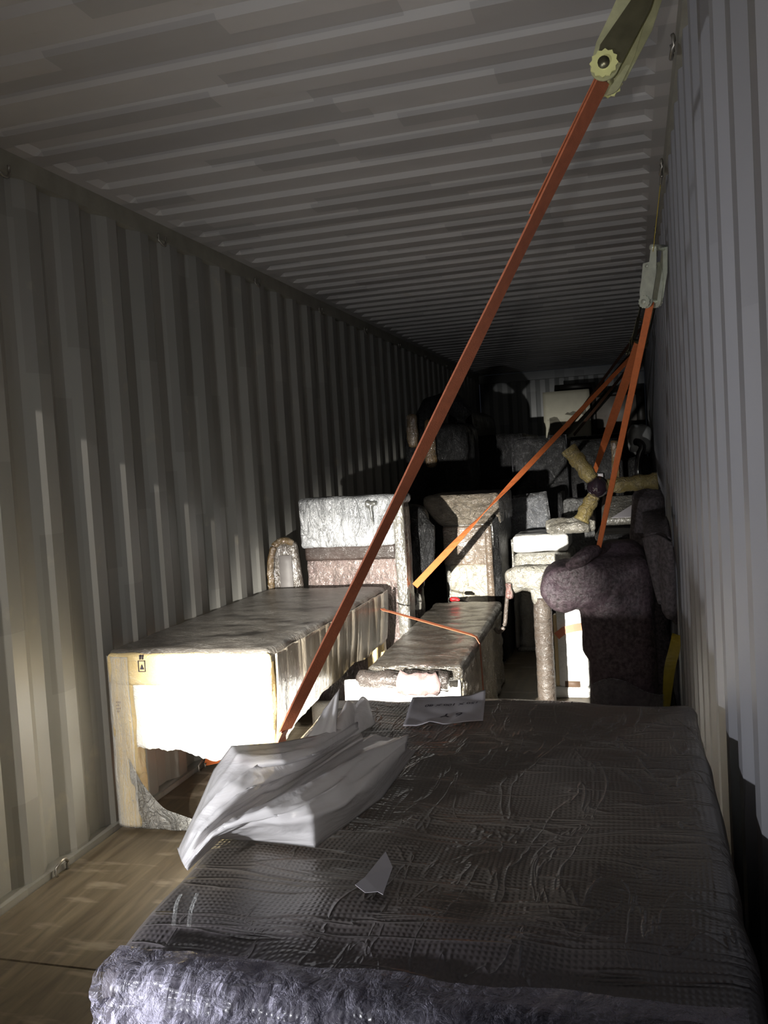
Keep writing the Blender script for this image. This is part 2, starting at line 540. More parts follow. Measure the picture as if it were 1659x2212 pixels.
def ring_mesh():
    vs, fs = [], []
    path = [Vector((0, 0.035 * math.cos(a), 0.035 * math.sin(a))) for a in [math.pi * (-0.15 + 1.3 * i / 14) for i in range(15)]]
    return tube_data([Vector((0.012 + abs(p.z) * 0.25, p.y, p.z)) for p in path], 0.006, 8)
rv, rf = ring_mesh()
ring_me = bpy.data.meshes.new('lashing_ring'); ring_me.from_pydata([tuple(v) for v in rv], [], rf); ring_me.materials.append(M_STEEL)
ring_me.polygons.foreach_set('use_smooth', [True] * len(ring_me.polygons))
def rings(parent, x, z, ys, rx, ry):
    for yv in ys:
        o = bpy.data.objects.new('lashing_ring', ring_me)
        COL.objects.link(o)
        o.location = (x, yv, z)
        o.rotation_euler = (rx, 0, ry)
        o.parent = parent
RY = [1.64 + 1.12 * i for i in range(10)]
rings(tl, 0.004, 2.625, RY, math.pi, 0)
rings(trr, W - 0.004, 2.625, RY, math.pi, math.pi)
rings(t4, 0.012, 0.015, RY[:5], 0, 0)
rings(t5, W - 0.012, 0.015, RY[:3], 0, math.pi)

fl = tag(pbox('floor', (-0.05, Y0, -0.12), (W + 0.05, Y1, -0.028), M_UNDER), kind='structure')
fl['label'] = 'worn plywood container floor with dusty scuffs'
random.seed(4)
yb = [Y0, 2.205, 4.6, 7.0, 9.4, 11.8, Y1]
for i in range(len(yb) - 1):
    for j in range(2):
        a, b = (0.014, W / 2) if j == 0 else (W / 2, W - 0.014)
        dz = random.uniform(-0.0015, 0.0015)
        vs, fs = rb_data((a + 0.002, yb[i] + 0.0035, -0.0275), (b - 0.002, yb[i + 1] - 0.0035, dz), 0.002, 5.0)
        py('plywood_panel', vs, fs, M_PLY, fl)

# ------------------------------------------------------------------ 1. big bubble-wrapped package
PKG = thing('bubble_wrapped_package', (1.79, 1.68, 0), 'large low package in dark bubble wrap and clear film filling the foreground', 'package')
def bulge(p):
    c = Vector((1.79, 1.69, 0.4))
    top = max(0.0, (p.z - 0.74) / 0.06)
    p = p.copy()
    p.z += top * 0.010 * noise.noise(Vector((p.x * 3.0, p.y * 3.0, 1.0)))
    # sagging, rippled front edge
    fr = max(0.0, 1.0 - (p.y - 0.985) / 0.25)
    p.y += fr * 0.018 * noise.noise(Vector((p.x * 9, p.z * 7, 3.3)))
    p.z += top * fr * 0.012 * noise.noise(Vector((p.x * 8, 2.0, 4.0)))
    p.x += (0.010 if p.x < c.x else -0.006) * noise.noise(Vector((p.y * 5, p.z * 5, 9.0)))
    k = (2.30 - p.x) / 1.0
    p.x += k * (0.135 - 0.104 * (p.y - 0.98))
    return p
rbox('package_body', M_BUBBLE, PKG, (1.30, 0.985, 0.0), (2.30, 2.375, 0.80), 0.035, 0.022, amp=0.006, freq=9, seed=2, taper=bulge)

def surf_z(x, y): return 0.80 + 0.010 * noise.noise(Vector((x * 3.0, y * 3.0, 1.0))) + 0.006 * abs(nz(Vector((x, y, 0.8)), 9, 2))
# film pulled over the top: thin creased layers lying on the wrap
def film_patch(name, corners, nu, nv, mat, parent, lift=0.006, amp=0.004, freq=14, seed=0):
    a, b, c, d = [Vector((*p, 0)) for p in corners]
    vs, fs = [], []
    for j in range(nv + 1):
        for i in range(nu + 1):
            u, v = i / nu, j / nv
            p = a.lerp(b, u).lerp(d.lerp(c, u), v)
            ed = min(1, 6 * min(u, 1 - u, v, 1 - v))
            p.z = surf_z(p.x, p.y) + lift * (0.35 + 0.65 * ed) + amp * noise.noise(Vector((p.x * freq, p.y * freq * 0.35, seed))) * ed
            vs.append(p)
    for j in range(nv):
        for i in range(nu):
            k = j * (nu + 1) + i
            fs.append([k, k + 1, k + nu + 2, k + nu + 1])
    o = py(name, vs, fs, mat, parent, True)
    m = o.modifiers.new('thick', 'SOLIDIFY'); m.thickness = 0.0004
    return o
# front film crumple
def crumple(name, lo, hi, ny, mat, parent, seed):
    vs, fs = [], []
    nx, nz_ = 130, 44
    for j in range(nz_ + 1):
        for i in range(nx + 1):
            x = lo[0] + (hi[0] - lo[0]) * i / nx
            L = 0.335
            q = L * j / nz_ + (0.012 * noise.noise(Vector((x * 9, 0, seed))) if j == nz_ else 0)
            bump_ = 0.020 * noise.noise(Vector((x * 14 + seed, q * 18, 0.4))) + 0.012 * abs(noise.noise(Vector((x * 40, q * 45, 2.0))))
            if q < 0.24:
                y, z = ny - 0.012 - bump_, 0.53 + q
            elif q < 0.30:
                a_ = (q - 0.24) / 0.06 * math.pi / 2
                y, z = ny - 0.012 + 0.042 * (1 - math.cos(a_)) - bump_ * math.cos(a_), 0.77 + 0.042 * math.sin(a_) + 0.5 * bump_ * math.sin(a_)
            else:
                y, z = ny + 0.03 + (q - 0.30), 0.812 + 0.4 * bump_ * max(0, 1 - (q - 0.30) / 0.1)
            vs.append((x, y, z))
    for j in range(nz_):
        for i in range(nx):
            k = j * (nx + 1) + i
            fs.append([k, k + 1, k + nx + 2, k + nx + 1])
    o = py(name, vs, fs, mat, parent, False)
    m = o.modifiers.new('thick', 'SOLIDIFY'); m.thickness = 0.0004
    return o
crumple('crumpled_film', (1.45, 0.35), (2.27, 0.795), 0.975, clear_film('crumpled_film', (8, 8, 8), 0.5, (0.75, 0.72, 0.86)), PKG, 3)
# loose film wisps at the near left corner
for k, pts in enumerate((((1.50, 1.10, 0.812), (1.495, 1.12, 0.832), (1.492, 1.14, 0.838)), ((1.525, 1.10, 0.812), (1.522, 1.115, 0.83), (1.52, 1.14, 0.842)))):
    ribbon('film_wisp', M_FILM_V, PKG, spline(pts, 8), (0.7, 0.5, 0.3), 0.006, 0.0005)
# label sheet, A4, handwriting upside down from here
LB = [(1.545, 2.352), (1.752, 2.360), (1.783, 2.125), (1.590, 2.075)]
def label_pt(u, v, lift):
    a, b, c, d = [Vector((*p, 0)) for p in LB]
    p = a.lerp(b, u).lerp(d.lerp(c, u), v)
    curl = 0.010 * max(0, 1 - math.hypot((u - 0.34) * 6, (v - 1.0) * 5)) + 0.012 * max(0, 1 - math.hypot((u - 1) * 5, v * 4))
    p.z = surf_z(p.x, p.y) + 0.010 + lift + curl
    return p
nu, nv = 24, 24
vs = [label_pt(i / nu, j / nv, 0) for j in range(nv + 1) for i in range(nu + 1)]
fs = [[j * (nu + 1) + i, j * (nu + 1) + i + 1, (j + 1) * (nu + 1) + i + 1, (j + 1) * (nu + 1) + i] for j in range(nv) for i in range(nu)]
lab = py('paper_label', vs, fs, M_PAPER, PKG, True)
lab['label'] = 'white paper sheet with handwritten dimensions'
lab.modifiers.new('thick', 'SOLIDIFY').thickness = 0.0006

def text_mesh(body, size, shear=0.2, bold=0.0):
    cu = bpy.data.curves.new('txt', 'FONT')
    cu.body = body; cu.size = size; cu.align_x = 'CENTER'; cu.align_y = 'CENTER'; cu.shear = shear; cu.offset = bold
    cu.resolution_u = 3
    o = bpy.data.objects.new('txt', cu); COL.objects.link(o)
    dg = bpy.context.evaluated_depsgraph_get()
    me = bpy.data.meshes.new_from_object(o.evaluated_get(dg))
    bpy.data.objects.remove(o); bpy.data.curves.remove(cu)
    return me
for body, uc, vc, size in (('150 X 100 X 80', 0.57, 0.34, 0.115), ('6 Y', 0.60, 0.70, 0.20)):
    me = text_mesh(body, size, 0.15, 0.002)
    bm = bmesh.new(); bm.from_mesh(me)
    bmesh.ops.triangulate(bm, faces=bm.faces[:])
    for v in bm.verts:
        u = uc - v.co.x * (0.95 if len(body) > 5 else 1.0)
        w_ = vc + v.co.y * 0.9 + 0.008 * math.sin(u * 40)
        v.co = label_pt(min(1, max(0, u)), min(1, max(0, w_)), 0.0012)
    bmesh.ops.recalc_face_normals(bm, faces=bm.faces[:])
    bm.to_mesh(me); bm.free()
    link('handwriting', me, M_INK, lab, False)

# torn paper scrap
scr = [(1.749, 1.358), (1.768, 1.33), (1.781, 1.229), (1.770, 1.238), (1.752, 1.232), (1.728, 1.256), (1.735, 1.285)]
n = len(scr)
vs = [Vector((x, y, surf_z(x, y) + 0.012 + (0.012 if i == 0 else 0))) for i, (x, y) in enumerate(scr)]
vs += [v - Vector((0, 0, 0.0008)) for v in vs]
fs = [list(range(n))[::-1], [n + i for i in range(n)]] + [[i, (i + 1) % n, n + (i + 1) % n, n + i] for i in range(n)]
so = py('paper_scrap', vs, fs, M_PAPER)
tag(so, 'small torn triangle of white paper on the bubble wrapped package', 'paper scrap')

# ------------------------------------------------------------------ 2. plastic sheet heaped on the package
SH = thing('plastic_sheet', (1.45, 1.75, 0.81), 'crumpled milky plastic sheet heaped on the package corner', 'plastic sheet')
rows = [
    [(1.362, 1.357, 0.800), (1.379, 1.358, 0.830), (1.389, 1.396, 0.870), (1.402, 1.437, 0.920), (1.440, 1.439, 0.965), (1.509, 1.494, 0.955), (1.557, 1.575, 0.945), (1.581, 1.744, 0.920)],
    [(1.391, 1.315, 0.810), (1.425, 1.298, 0.860), (1.443, 1.323, 0.895), (1.474, 1.339, 0.935), (1.492, 1.373, 0.957), (1.556, 1.402, 0.955), (1.591, 1.469, 0.945), (1.595, 1.713, 0.920)],
    [(1.409, 1.289, 0.815), (1.452, 1.279, 0.870), (1.483, 1.306, 0.900), (1.515, 1.351, 0.920), (1.539, 1.396, 0.925), (1.561, 1.471, 0.920), (1.577, 1.565, 0.915), (1.588, 1.745, 0.900)],
    [(1.422, 1.274, 0.815), (1.454, 1.305, 0.855), (1.477, 1.347, 0.865), (1.502, 1.398, 0.868), (1.528, 1.455, 0.870), (1.540, 1.577, 0.868), (1.554, 1.694, 0.868), (1.577, 1.797, 0.868)],
    [(1.427, 1.268, 0.815), (1.477, 1.281, 0.868), (1.521, 1.296, 0.890), (1.564, 1.313, 0.905), (1.601, 1.366, 0.910), (1.628, 1.458, 0.910), (1.649, 1.616, 0.900), (1.681, 1.794, 0.880)],
    [(1.430, 1.268, 0.812), (1.467, 1.312, 0.850), (1.525, 1.319, 0.865), (1.583, 1.322, 0.875), (1.633, 1.335, 0.885), (1.668, 1.399, 0.880), (1.679, 1.513, 0.875), (1.687, 1.748, 0.865)],
    [(1.432, 1.269, 0.810), (1.434, 1.388, 0.812), (1.494, 1.388, 0.812), (1.557, 1.384, 0.812), (1.616, 1.378, 0.812), (1.643, 1.485, 0.812), (1.670, 1.606, 0.812), (1.672, 1.888, 0.815)],
]
P3 = [[Vector(p) for p in r] for r in rows]
def poly_sub(pts, n):
    out = []
    for a, b in zip(pts[:-1], pts[1:]):
        out += [a.lerp(b, k / n) for k in range(n)]
    return out + [pts[-1]]
cols_ = [poly_sub(r, 14) for r in P3]
nU = len(cols_[0]) - 1
grid = [poly_sub([c_[i] for c_ in cols_], 12) for i in range(nU + 1)]
nV = len(grid[0]) - 1
for _ in range(3):
    new = [[p.copy() for p in r] for r in grid]
    for i in range(1, nU):
        for j in range(1, nV):
            new[i][j] = grid[i][j] * 0.4 + (grid[i - 1][j] + grid[i + 1][j] + grid[i][j - 1] + grid[i][j + 1]) * 0.15
    grid = new
vs, fs = [], []
for i in range(nU + 1):
    for j in range(nV + 1):
        p = grid[i][j].copy()
        u, v = i / nU, j / nV
        ed = min(1, 6 * (1 - v)) * min(1, 5 * u) * min(1, 8 * v)
        f1 = 1 - abs(noise.noise(Vector((u * 1.6 + v, v * 9.0, 3.0)))) * 2
        f2 = 1 - abs(noise.noise(Vector((u * 3.0 - v * 2, v * 17.0, 8.0)))) * 2
        p.z += ed * (0.010 * max(0, f1) ** 3 + 0.004 * max(0, f2) ** 3 - 0.004)
        if p.x > 1.27: p.z = max(p.z, surf_z(p.x, p.y) + 0.006)
        vs.append(p)
for i in range(nU):
    for j in range(nV):
        k = i * (nV + 1) + j
        fs.append([k, k + nV + 1, k + nV + 2, k + 1])
o = py('sheet_body', vs, fs, M_SHEET, SH, True)
m = o.modifiers.new('thick', 'SOLIDIFY'); m.thickness = 0.0015; m.offset = 1
def leaf(base_a, base_b, tips, seed):
    """upright flap rising from the heap: quads from base line to a ragged tip line"""
    nU, nV = 24, 20
    A = spline(base_a, nU); B = spline(tips, nU)
    vs, fs = [], []
    for j in range(nV + 1):
        for i in range(nU + 1):
            v = j / nV
            p = A[i].lerp(B[i], v)
            p += Vector((0.3, -1, 0)) * (0.02 * math.sin(v * 2.6) + 0.012 * noise.noise(Vector((i / nU * 4, v * 1.5, seed))))
            vs.append(p)
    for j in range(nV):
        for i in range(nU):
            k = j * (nU + 1) + i
            fs.append([k, k + 1, k + nU + 2, k + nU + 1])
    o = py('sheet_flap', vs, fs, M_SHEET, SH, True)
    o.modifiers.new('thick', 'SOLIDIFY').thickness = 0.0012
leaf([(1.529, 1.567, 0.930), (1.556, 1.587, 0.930), (1.577, 1.620, 0.920)], None, [(1.537, 1.671, 0.970), (1.549, 1.705, 0.990), (1.556, 1.724, 1.000)], 1)
leaf([(1.556, 1.585, 0.925), (1.590, 1.625, 0.915), (1.592, 1.771, 0.900)], None, [(1.541, 1.769, 0.940), (1.547, 1.797, 0.955), (1.558, 1.814, 0.940)], 2)
leaf([(1.584, 1.586, 0.920), (1.595, 1.714, 0.905), (1.595, 1.838, 0.890)], None, [(1.551, 1.812, 0.930), (1.558, 1.864, 0.945), (1.579, 1.845, 0.940)], 3)

# ------------------------------------------------------------------ 3. film-wrapped desk by the left wall
M_DESKTOP = wrap('desk_top_film', (0.075, 0.066, 0.056), (0.12, 0.11, 0.096), (2, 9, 4), 0.4, 0.35, 0.010, 0.5, 0.28, 2.5)
M_CARD = wrap('taped_cardboard', (0.66, 0.50, 0.24), (0.74, 0.60, 0.33), (3, 3, 3), 0.45, 0.35, 0.006, 0.5, 0.15, 5.0)
M_FOAM = wrap('white_foam', (0.86, 0.85, 0.80), (0.90, 0.89, 0.85), (5, 5, 5), 0.5, 0.4, 0.008, 0.5, 0.2, 4.0)
M_SIDE = wrap('desk_side_wrap', (0.22, 0.18, 0.125), (0.36, 0.31, 0.24), (9, 9, 0.9), 0.4, 0.4, 0.004, 0.8, 0.2, 3.0)
DK = thing('wrapped_desk', (0.40, 4.0, 0), 'film wrapped desk with cardboard padded edge by the left wall', 'desk')
DX0, DX1, DY0, DY1, DT = 0.02, 0.765, 3.14, 4.86, 0.765
def dtop(p):
    p = p.copy()
    if p.z > 0.73: p.z += 0.006 * noise.noise(p * 4)
    p.x += 0.012 * noise.noise(Vector((p.y * 6, p.z * 3, 0)))if p.x > 0.6 else 0
    return p
rbox('table_top', M_DESKTOP, DK, (DX0, DY0 + 0.012, 0.70), (DX1 - 0.006, DY1, DT), 0.03, 0.022, amp=0.003, freq=12, taper=dtop)
ap = rbox('apron', M_CARD, DK, (DX0 + 0.005, DY0, 0.615), (DX1 - 0.004, DY0 + 0.04, 0.752), 0.022, 0.016, amp=0.004, freq=14)
# printed marks on the tape
for z0, z1, x0, x1 in ((0.722, 0.724, .180, .212), (.678, .680, .180, .212), (.678, .724, .180, .182), (.678, .724, .210, .212)):
    pbox('printed_mark', (x0, DY0 - 0.006, z0), (x1, DY0 + 0.003, z1), M_INK, ap)
pbox('printed_mark', (.188, DY0 - 0.006, .729), (.193, DY0 + .003, .747), M_INK, ap)
pbox('printed_mark', (.199, DY0 - 0.006, .729), (.204, DY0 + .003, .747), M_INK, ap)
py('printed_mark', [(.188, DY0 - .006, .688), (.205, DY0 - .006, .688), (.1965, DY0 - .006, .708), (.188, DY0 + .003, .688), (.205, DY0 + .003, .688), (.1965, DY0 + .003, .708)], [[0, 1, 2], [5, 4, 3], [0, 3, 4, 1], [1, 4, 5, 2], [2, 5, 3, 0]], M_INK, ap)
# white foam front panel with a ragged lower edge
nx, nzz = 80, 24
vs, fs = [], []
for j in range(nzz + 1):
    for i in range(nx + 1):
        x = 0.13 + (0.75 - 0.13) * i / nx
        low = 0.355 - 0.035 * (i / nx) * 1.2 + 0.012 * noise.noise(Vector((x * 14, 0, 5))) + 0.008 * noise.noise(Vector((x * 50, 0, 1)))
        low -= 0.03 * max(0, 1 - abs(x - 0.47) / 0.09)
        z = low + (0.64 - low) * j / nzz
        y = DY0 + 0.022 + 0.006 * noise.noise(Vector((x * 9, z * 9, 2)))
        vs.append((x, y, z))
for j in range(nzz):
    for i in range(nx):
        k = j * (nx + 1) + i
        fs.append([k, k + 1, k + nx + 2, k + nx + 1])
o = py('foam_panel', vs, fs, M_FOAM, DK, True)
o.modifiers.new('thick', 'SOLIDIFY').thickness = 0.02
for k, (x0, y0) in enumerate(((DX0 + 0.008, DY0 + 0.004), (DX1 - 0.12, DY0 + 0.004), (DX0 + 0.008, DY1 - 0.11), (DX1 - 0.12, DY1 - 0.11))):
    rbox('leg', M_CARD, DK, (x0, y0, 0.012), (x0 + 0.105, y0 + 0.085, 0.72), 0.015, 0.018, amp=0.007, freq=13, seed=k)
# small hand-written style print on the near left leg
for k, (z, w_) in enumerate(((0.545, .030), (.532, .018), (.519, .026), (.506, .015))):
    pbox('printed_mark', (0.062, DY0 - 0.004, z), (0.062 + w_ * .6, DY0 + 0.006, z + .006), plain('faded_ink', (0.35, 0.24, 0.12), 0.6), DK)
# side wrap (hangs free of the floor) and film
def curtain(name, mat, parent, fa, fb, n, m_, thick, fn):
    vs, fs = [], []
    for j in range(m_ + 1):
        for i in range(n + 1):
            vs.append(fn(i / n, j / m_))
    for j in range(m_):
        for i in range(n):
            k = j * (n + 1) + i
            fs.append([k, k + 1, k + n + 2, k + n + 1])
    o = py(name, vs, fs, mat, parent, True)
    o.modifiers.new('thick', 'SOLIDIFY').thickness = thick
    return o
def side_fn(u, v):
    y = DY0 + 0.03 + (DY1 - DY0 - 0.05) * u
    low = 0.43 + 0.05 * noise.noise(Vector((y * 3, 1, 0))) - 0.06 * max(0, 1 - u * 3) + 0.03 * u
    z = 0.745 + (low - 0.745) * v
    x = DX1 + 0.004 + 0.010 * noise.noise(Vector((y * 9, z * 1.5, 4))) + 0.006 * noise.noise(Vector((y * 30, z * 2, 8))) - 0.02 * v * v
    return (x, y, z)
curtain('side_wrap', M_SIDE, DK, None, None, 90, 20, 0.006, side_fn)
def film_low(u, v):
    x = 0.10 + 0.62 * u
    top = 0.085 + 0.23 * max(0, 1 - u / 0.30) ** 2.0 + 0.02 * math.sin(u * 9)
    z = 0.012 + (top - 0.012) * v
    y = DY0 + 0.01 - 0.012 * v + 0.010 * noise.noise(Vector((x * 16, z * 16, 3))) + 0.03 * (1 - v) * 0
    return (x, y, z)
M_FILMD = wrap('silvery_film', (0.34, 0.34, 0.32), (0.60, 0.60, 0.58), (7, 7, 4), 0.3, 0.8, 0.012, 1.0, 0.1, 6.0)
M_FILMF = M_FILMD
curtain('torn_film', M_FILMF, DK, None, None, 70, 22, 0.0006, film_low)
def film_left(u, v):
    x = DX0 - 0.004 + 0.12 * u
    z = 0.02 + 0.72 * v
    return (x, DY0 - 0.010 + 0.006 * noise.noise(Vector((x * 20, z * 6, 7))) + 0.03 * (1 - u) ** 4, z)
curtain('leg_film', M_FILM_V, DK, None, None, 16, 60, 0.0006, film_left)

# orange strap looped on the floor ring behind the desk
OS = thing('looped_strap', (0.06, 3.88, 0.03), 'bright orange strap looped on the floor ring behind the desk', 'strap')
ribbon('webbing', M_WEB2, OS, spline([(0.05, 3.88, 0.055), (0.16, 3.84, 0.085), (0.34, 3.80, 0.070), (0.52, 3.72, 0.03), (0.60, 3.70, 0.006)], 20), (0.1, 0.6, 0.8), 0.045, 0.003)
ribbon('webbing', M_WEB2, OS, spline([(0.05, 3.89, 0.035), (0.18, 3.90, 0.055), (0.36, 3.88, 0.04), (0.50, 3.84, 0.008)], 20), (0.1, 0.8, 0.5), 0.045, 0.003)

# ------------------------------------------------------------------ 4. long low bench
M_BTOP = wrap('bench_top_film', (0.035, 0.03, 0.022), (0.08, 0.07, 0.054), (3, 9, 4), 0.35, 0.6, 0.014, 0.9, 0.14, 4.0, (0, 0, 0.5))
M_BSIDE = wrap('bench_side_crumple', (0.42, 0.36, 0.25), (0.62, 0.56, 0.43), (6, 6, 6), 0.35, 0.9, 0.02, 0.9, 0.12, 5.0)
M_PINK = plain('pink_fleece', (0.24, 0.165, 0.155), 0.95, 0, 0.2, 30, 0.8)
BN = thing('wrapped_bench', (1.08, 4.95, 0), 'long low bench wrapped in creased clear film with padded front end', 'bench')
MB_ = rotz((1.15, 3.87, 0), 2.6)
rbox('body', M_BSIDE, BN, (0.95, 3.92, 0.0), (1.372, 5.66, 0.485), 0.02, 0.022, amp=0.016, freq=16, seed=3, M=MB_, amp2=0.006, freq2=45)
rbox('top_pad', M_BTOP, BN, (0.93, 3.84, 0.465), (1.385, 5.68, 0.535), 0.034, 0.022, amp=0.008, freq=10, seed=5, M=MB_)
rbox('front_panel', M_FOAM, BN, (0.60, 3.95, 0.0), (0.81, 4.0, 0.33), 0.012, 0.03, amp=0.004)
rbox('front_panel', M_FOAM, BN, (0.80, 3.90, 0.01), (1.36, 3.935, 0.46), 0.012, 0.025, amp=0.004, M=MB_)
fr_ = [Vector((0.90 + 0.43 * i / 24, 3.80, 0.485 + 0.004 * math.sin(i))) for i in range(25)]
tube('rolled_edge', wrap('rolled_edge_film', (0.02, 0.016, 0.014), (0.075, 0.062, 0.055), (6, 3, 6), 0.3, 0.5, 0.008, 1.0, 0.06, haze=0.03), BN, fr_, [0.02 if i == 0 else 0.041 for i in range(25)], 16, amp=0.006, freq=14)
pk = [Vector((1.09 + 0.21 * i / 14, 3.775 + 0.004 * math.sin(i), 0.485 - 0.012 * math.sin(i / 14 * 3.1))) for i in range(15)]
tube('fleece_padding', M_PINK, BN, pk, [0.012] + [0.048] * 13 + [0.012], 18, amp=0.018, freq=40)

# strap from desk over the bench
BS = thing('bench_strap', (1.30, 4.55, 0.3), 'thin orange strap running from desk edge down over the low bench', 'strap')
bp = [Vector((0.785, 4.66, 0.665)), Vector((0.80, 4.64, 0.66))] + lerp_path((0.84, 4.63, 0.653), (1.315, 4.45, 0.560), 10) + [Vector((1.345, 4.445, 0.548)), Vector((1.364, 4.44, 0.515)), Vector((1.368, 4.44, 0.25)), Vector((1.368, 4.44, 0.012))]
ribbon('webbing', M_WEB, BS, bp, (0, 1, 0.12), 0.026, 0.003)

# ------------------------------------------------------------------ 5. tall wrapped cabinets, mid-depth left
M_SILVER = wrap('cabinet_silver_film', (0.24, 0.25, 0.26), (0.50, 0.51, 0.52), (6, 6, 1.6), 0.35, 0.7, 0.012, 1.0, 0.15, 4.0)
M_BROWNB = wrap('brown_band', (0.026, 0.018, 0.015), (0.045, 0.031, 0.026), (2, 2, 6), 0.5, 0.3, 0.006, 0.3, 0.2, spec=0.3, haze=0.04)
M_PINKW = wrap('pinkish_cardboard_film', (0.13, 0.092, 0.084), (0.21, 0.16, 0.142), (8, 8, 4), 0.4, 0.8, 0.01, 0.9, 0.12, 5.0)
M_GREYP = wrap('grey_corner_film', (0.11, 0.105, 0.09), (0.22, 0.21, 0.18), (4, 4, 1), 0.35, 0.6, 0.01, 0.9, 0.15)
CA = thing('wrapped_cabinet', (0.52, 5.1, 0), 'tall cabinet with silvery film top and brown band behind the desk', 'cabinet')
rbox('body', M_GREYP, CA, (0.215, 5.02, 0.0), (0.845, 5.20, 1.245), 0.03, 0.04, amp=0.008, freq=8)
rbox('lower_panel', M_PINKW, CA, (0.22, 4.995, 0.03), (0.79, 5.04, 0.915), 0.012, 0.02, amp=0.007, freq=16, seed=1)
rbox('brown_band', M_BROWNB, CA, (0.216, 4.982, 0.905), (0.795, 5.04, 1.00), 0.012, 0.02, amp=0.004, freq=14, seed=2)
rbox('upper_panel', M_SILVER, CA, (0.195, 4.975, 0.985), (0.79, 5.04, 1.285), 0.02, 0.018, amp=0.006, freq=16, seed=3)
rbox('top_cover', M_SILVER, CA, (0.185, 4.98, 1.225), (0.85, 5.21, 1.29), 0.03, 0.022, amp=0.006, freq=12, seed=8)
rbox('corner_post', M_GREYP, CA, (0.785, 4.975, 0.0), (0.85, 5.04, 1.27), 0.015, 0.025, amp=0.005, freq=12, seed=4)
blob('film_knot', plain('knot_film', (0.10, 0.10, 0.09), 0.25, 0, .3, 20, 0.4, 1.0), CA, [rb_data((0.625, 4.94, 1.215), (0.66, 4.98, 1.265), 0.015, 0.02), rb_data((0.66, 4.94, 1.225), (0.705, 4.98, 1.26), 0.015, 0.02), tube_data([(0.66, 4.955, 1.235), (0.668, 4.95, 1.17), (0.675, 4.955, 1.10)], [0.012, 0.010, 0.003], 8)], 0.008, 2)

M_AMBER = wrap('amber_tape', (0.10, 0.06, 0.022), (0.17, 0.11, 0.042), (5, 5, 2), 0.35, 0.6, 0.01, 1.0, 0.1)
M_CHDK = wrap('brown_seat_film', (0.05, 0.038, 0.028), (0.08, 0.065, 0.05), (4, 4, 2), 0.4, 0.5, 0.01, 0.8, 0.2)
CH = thing('wrapped_chair', (0.10, 5.02, 0), 'small chair back bound in amber tape between left wall and tall cabinet', 'chair')
def chair_taper(p):
    p = p.copy()
    k = (p.z - 0.5) / 0.53
    if k > 0: p.x = 0.11 + (p.x - 0.11) * (1 - 0.28 * k) - 0.015 * k
    return p
rbox('backrest', M_CHDK, CH, (0.0, 4.93, 0.5), (0.225, 5.0, 1.035), 0.03, 0.02, amp=0.006, taper=chair_taper)
tube('back_edge', M_AMBER, CH, spline([(0.005, 4.92, 0.52), (0.01, 4.92, 0.75), (0.012, 4.915, 0.86), (0.03, 4.92, 0.97), (0.06, 4.93, 1.03), (0.12, 4.935, 1.04), (0.155, 4.95, 1.02)], 40), 0.022, 10, amp=0.006, freq=30)
rbox('paper_panel', plain('grey_paper', (0.14, 0.13, 0.125), 0.6), CH, (0.07, 4.918, 0.72), (0.155, 4.928, 0.955), 0.003, 0.05)
rbox('seat', M_CHDK, CH, (0.0, 4.88, 0.40), (0.20, 5.02, 0.50), 0.03, 0.03, amp=0.006)
for x_, y_ in ((0.02, 4.90), (0.17, 4.90), (0.02, 4.99), (0.17, 4.99)):
    tube('leg', M_AMBER, CH, [(x_, y_, 0.0), (x_, y_, 0.45)], 0.016, 8)

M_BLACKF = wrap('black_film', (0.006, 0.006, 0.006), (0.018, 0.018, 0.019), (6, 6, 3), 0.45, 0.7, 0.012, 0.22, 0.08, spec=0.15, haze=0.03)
DKM = thing('black_wrapped_bundle', (0.75, 5.45, 0), 'narrow upright bundle in shiny black film between two tall cabinets', 'bundle')
blob('bundle_body', M_BLACKF, DKM, [
    rb_data((0.60, 5.32, 0.0), (0.815, 5.6, 0.80), 0.05, 0.05),
    rb_data((0.60, 5.34, 0.75), (0.88, 5.58, 1.20), 0.06, 0.05),
    tube_data([(0.80, 5.42, 0.62), (0.90, 5.39, 0.80), (0.91, 5.39, 1.05), (0.84, 5.41, 1.17)], [0.03, 0.035, 0.035, 0.03], 10),
    tube_data([(0.78, 5.30, 0.25), (0.79, 5.29, 0.60), (0.80, 5.3, 1.0)], [0.04, 0.04, 0.035], 10)], 0.018, 4, 0.02, 0.1)
rbox('film_fold', M_GREYP, DKM, (0.79, 5.24, 0.55), (0.86, 5.29, 0.66), 0.02, 0.02, amp=0.01, freq=20)

M_CREAM = wrap('cream_film', (0.13, 0.105, 0.075), (0.27, 0.235, 0.18), (3, 3, 7), 0.35, 0.8, 0.012, 1.0, 0.1, 4.0)
M_TAN = wrap('tan_film', (0.11, 0.078, 0.054), (0.18, 0.135, 0.096), (3, 3, 5), 0.35, 0.5, 0.01, 0.9, 0.14, 4.0)
CB = thing('wrapped_dresser', (1.03, 6.4, 0), 'tall wrapped cupboard with flared top behind the low bench', 'cupboard')
rbox('body', M_GREYP, CB, (0.83, 6.13, 0.0), (1.235, 6.75, 1.06), 0.02, 0.04, amp=0.006)
def flare(p):
    p = p.copy()
    k = max(0, min(1, (p.z - 1.0) / 0.16))
    if p.x < 1.0: p.x -= 0.115 * k ** 0.8
    if p.y < 6.3: p.y -= 0.05 * k
    return p
rbox('cornice', M_CREAM, CB, (0.825, 6.12, 1.00), (1.25, 6.78, 1.225), 0.025, 0.018, amp=0.005, freq=14, taper=flare)
rbox('upper_panel', M_TAN, CB, (0.835, 6.095, 0.72), (1.16, 6.14, 1.0), 0.012, 0.018, amp=0.006, freq=15, seed=2)
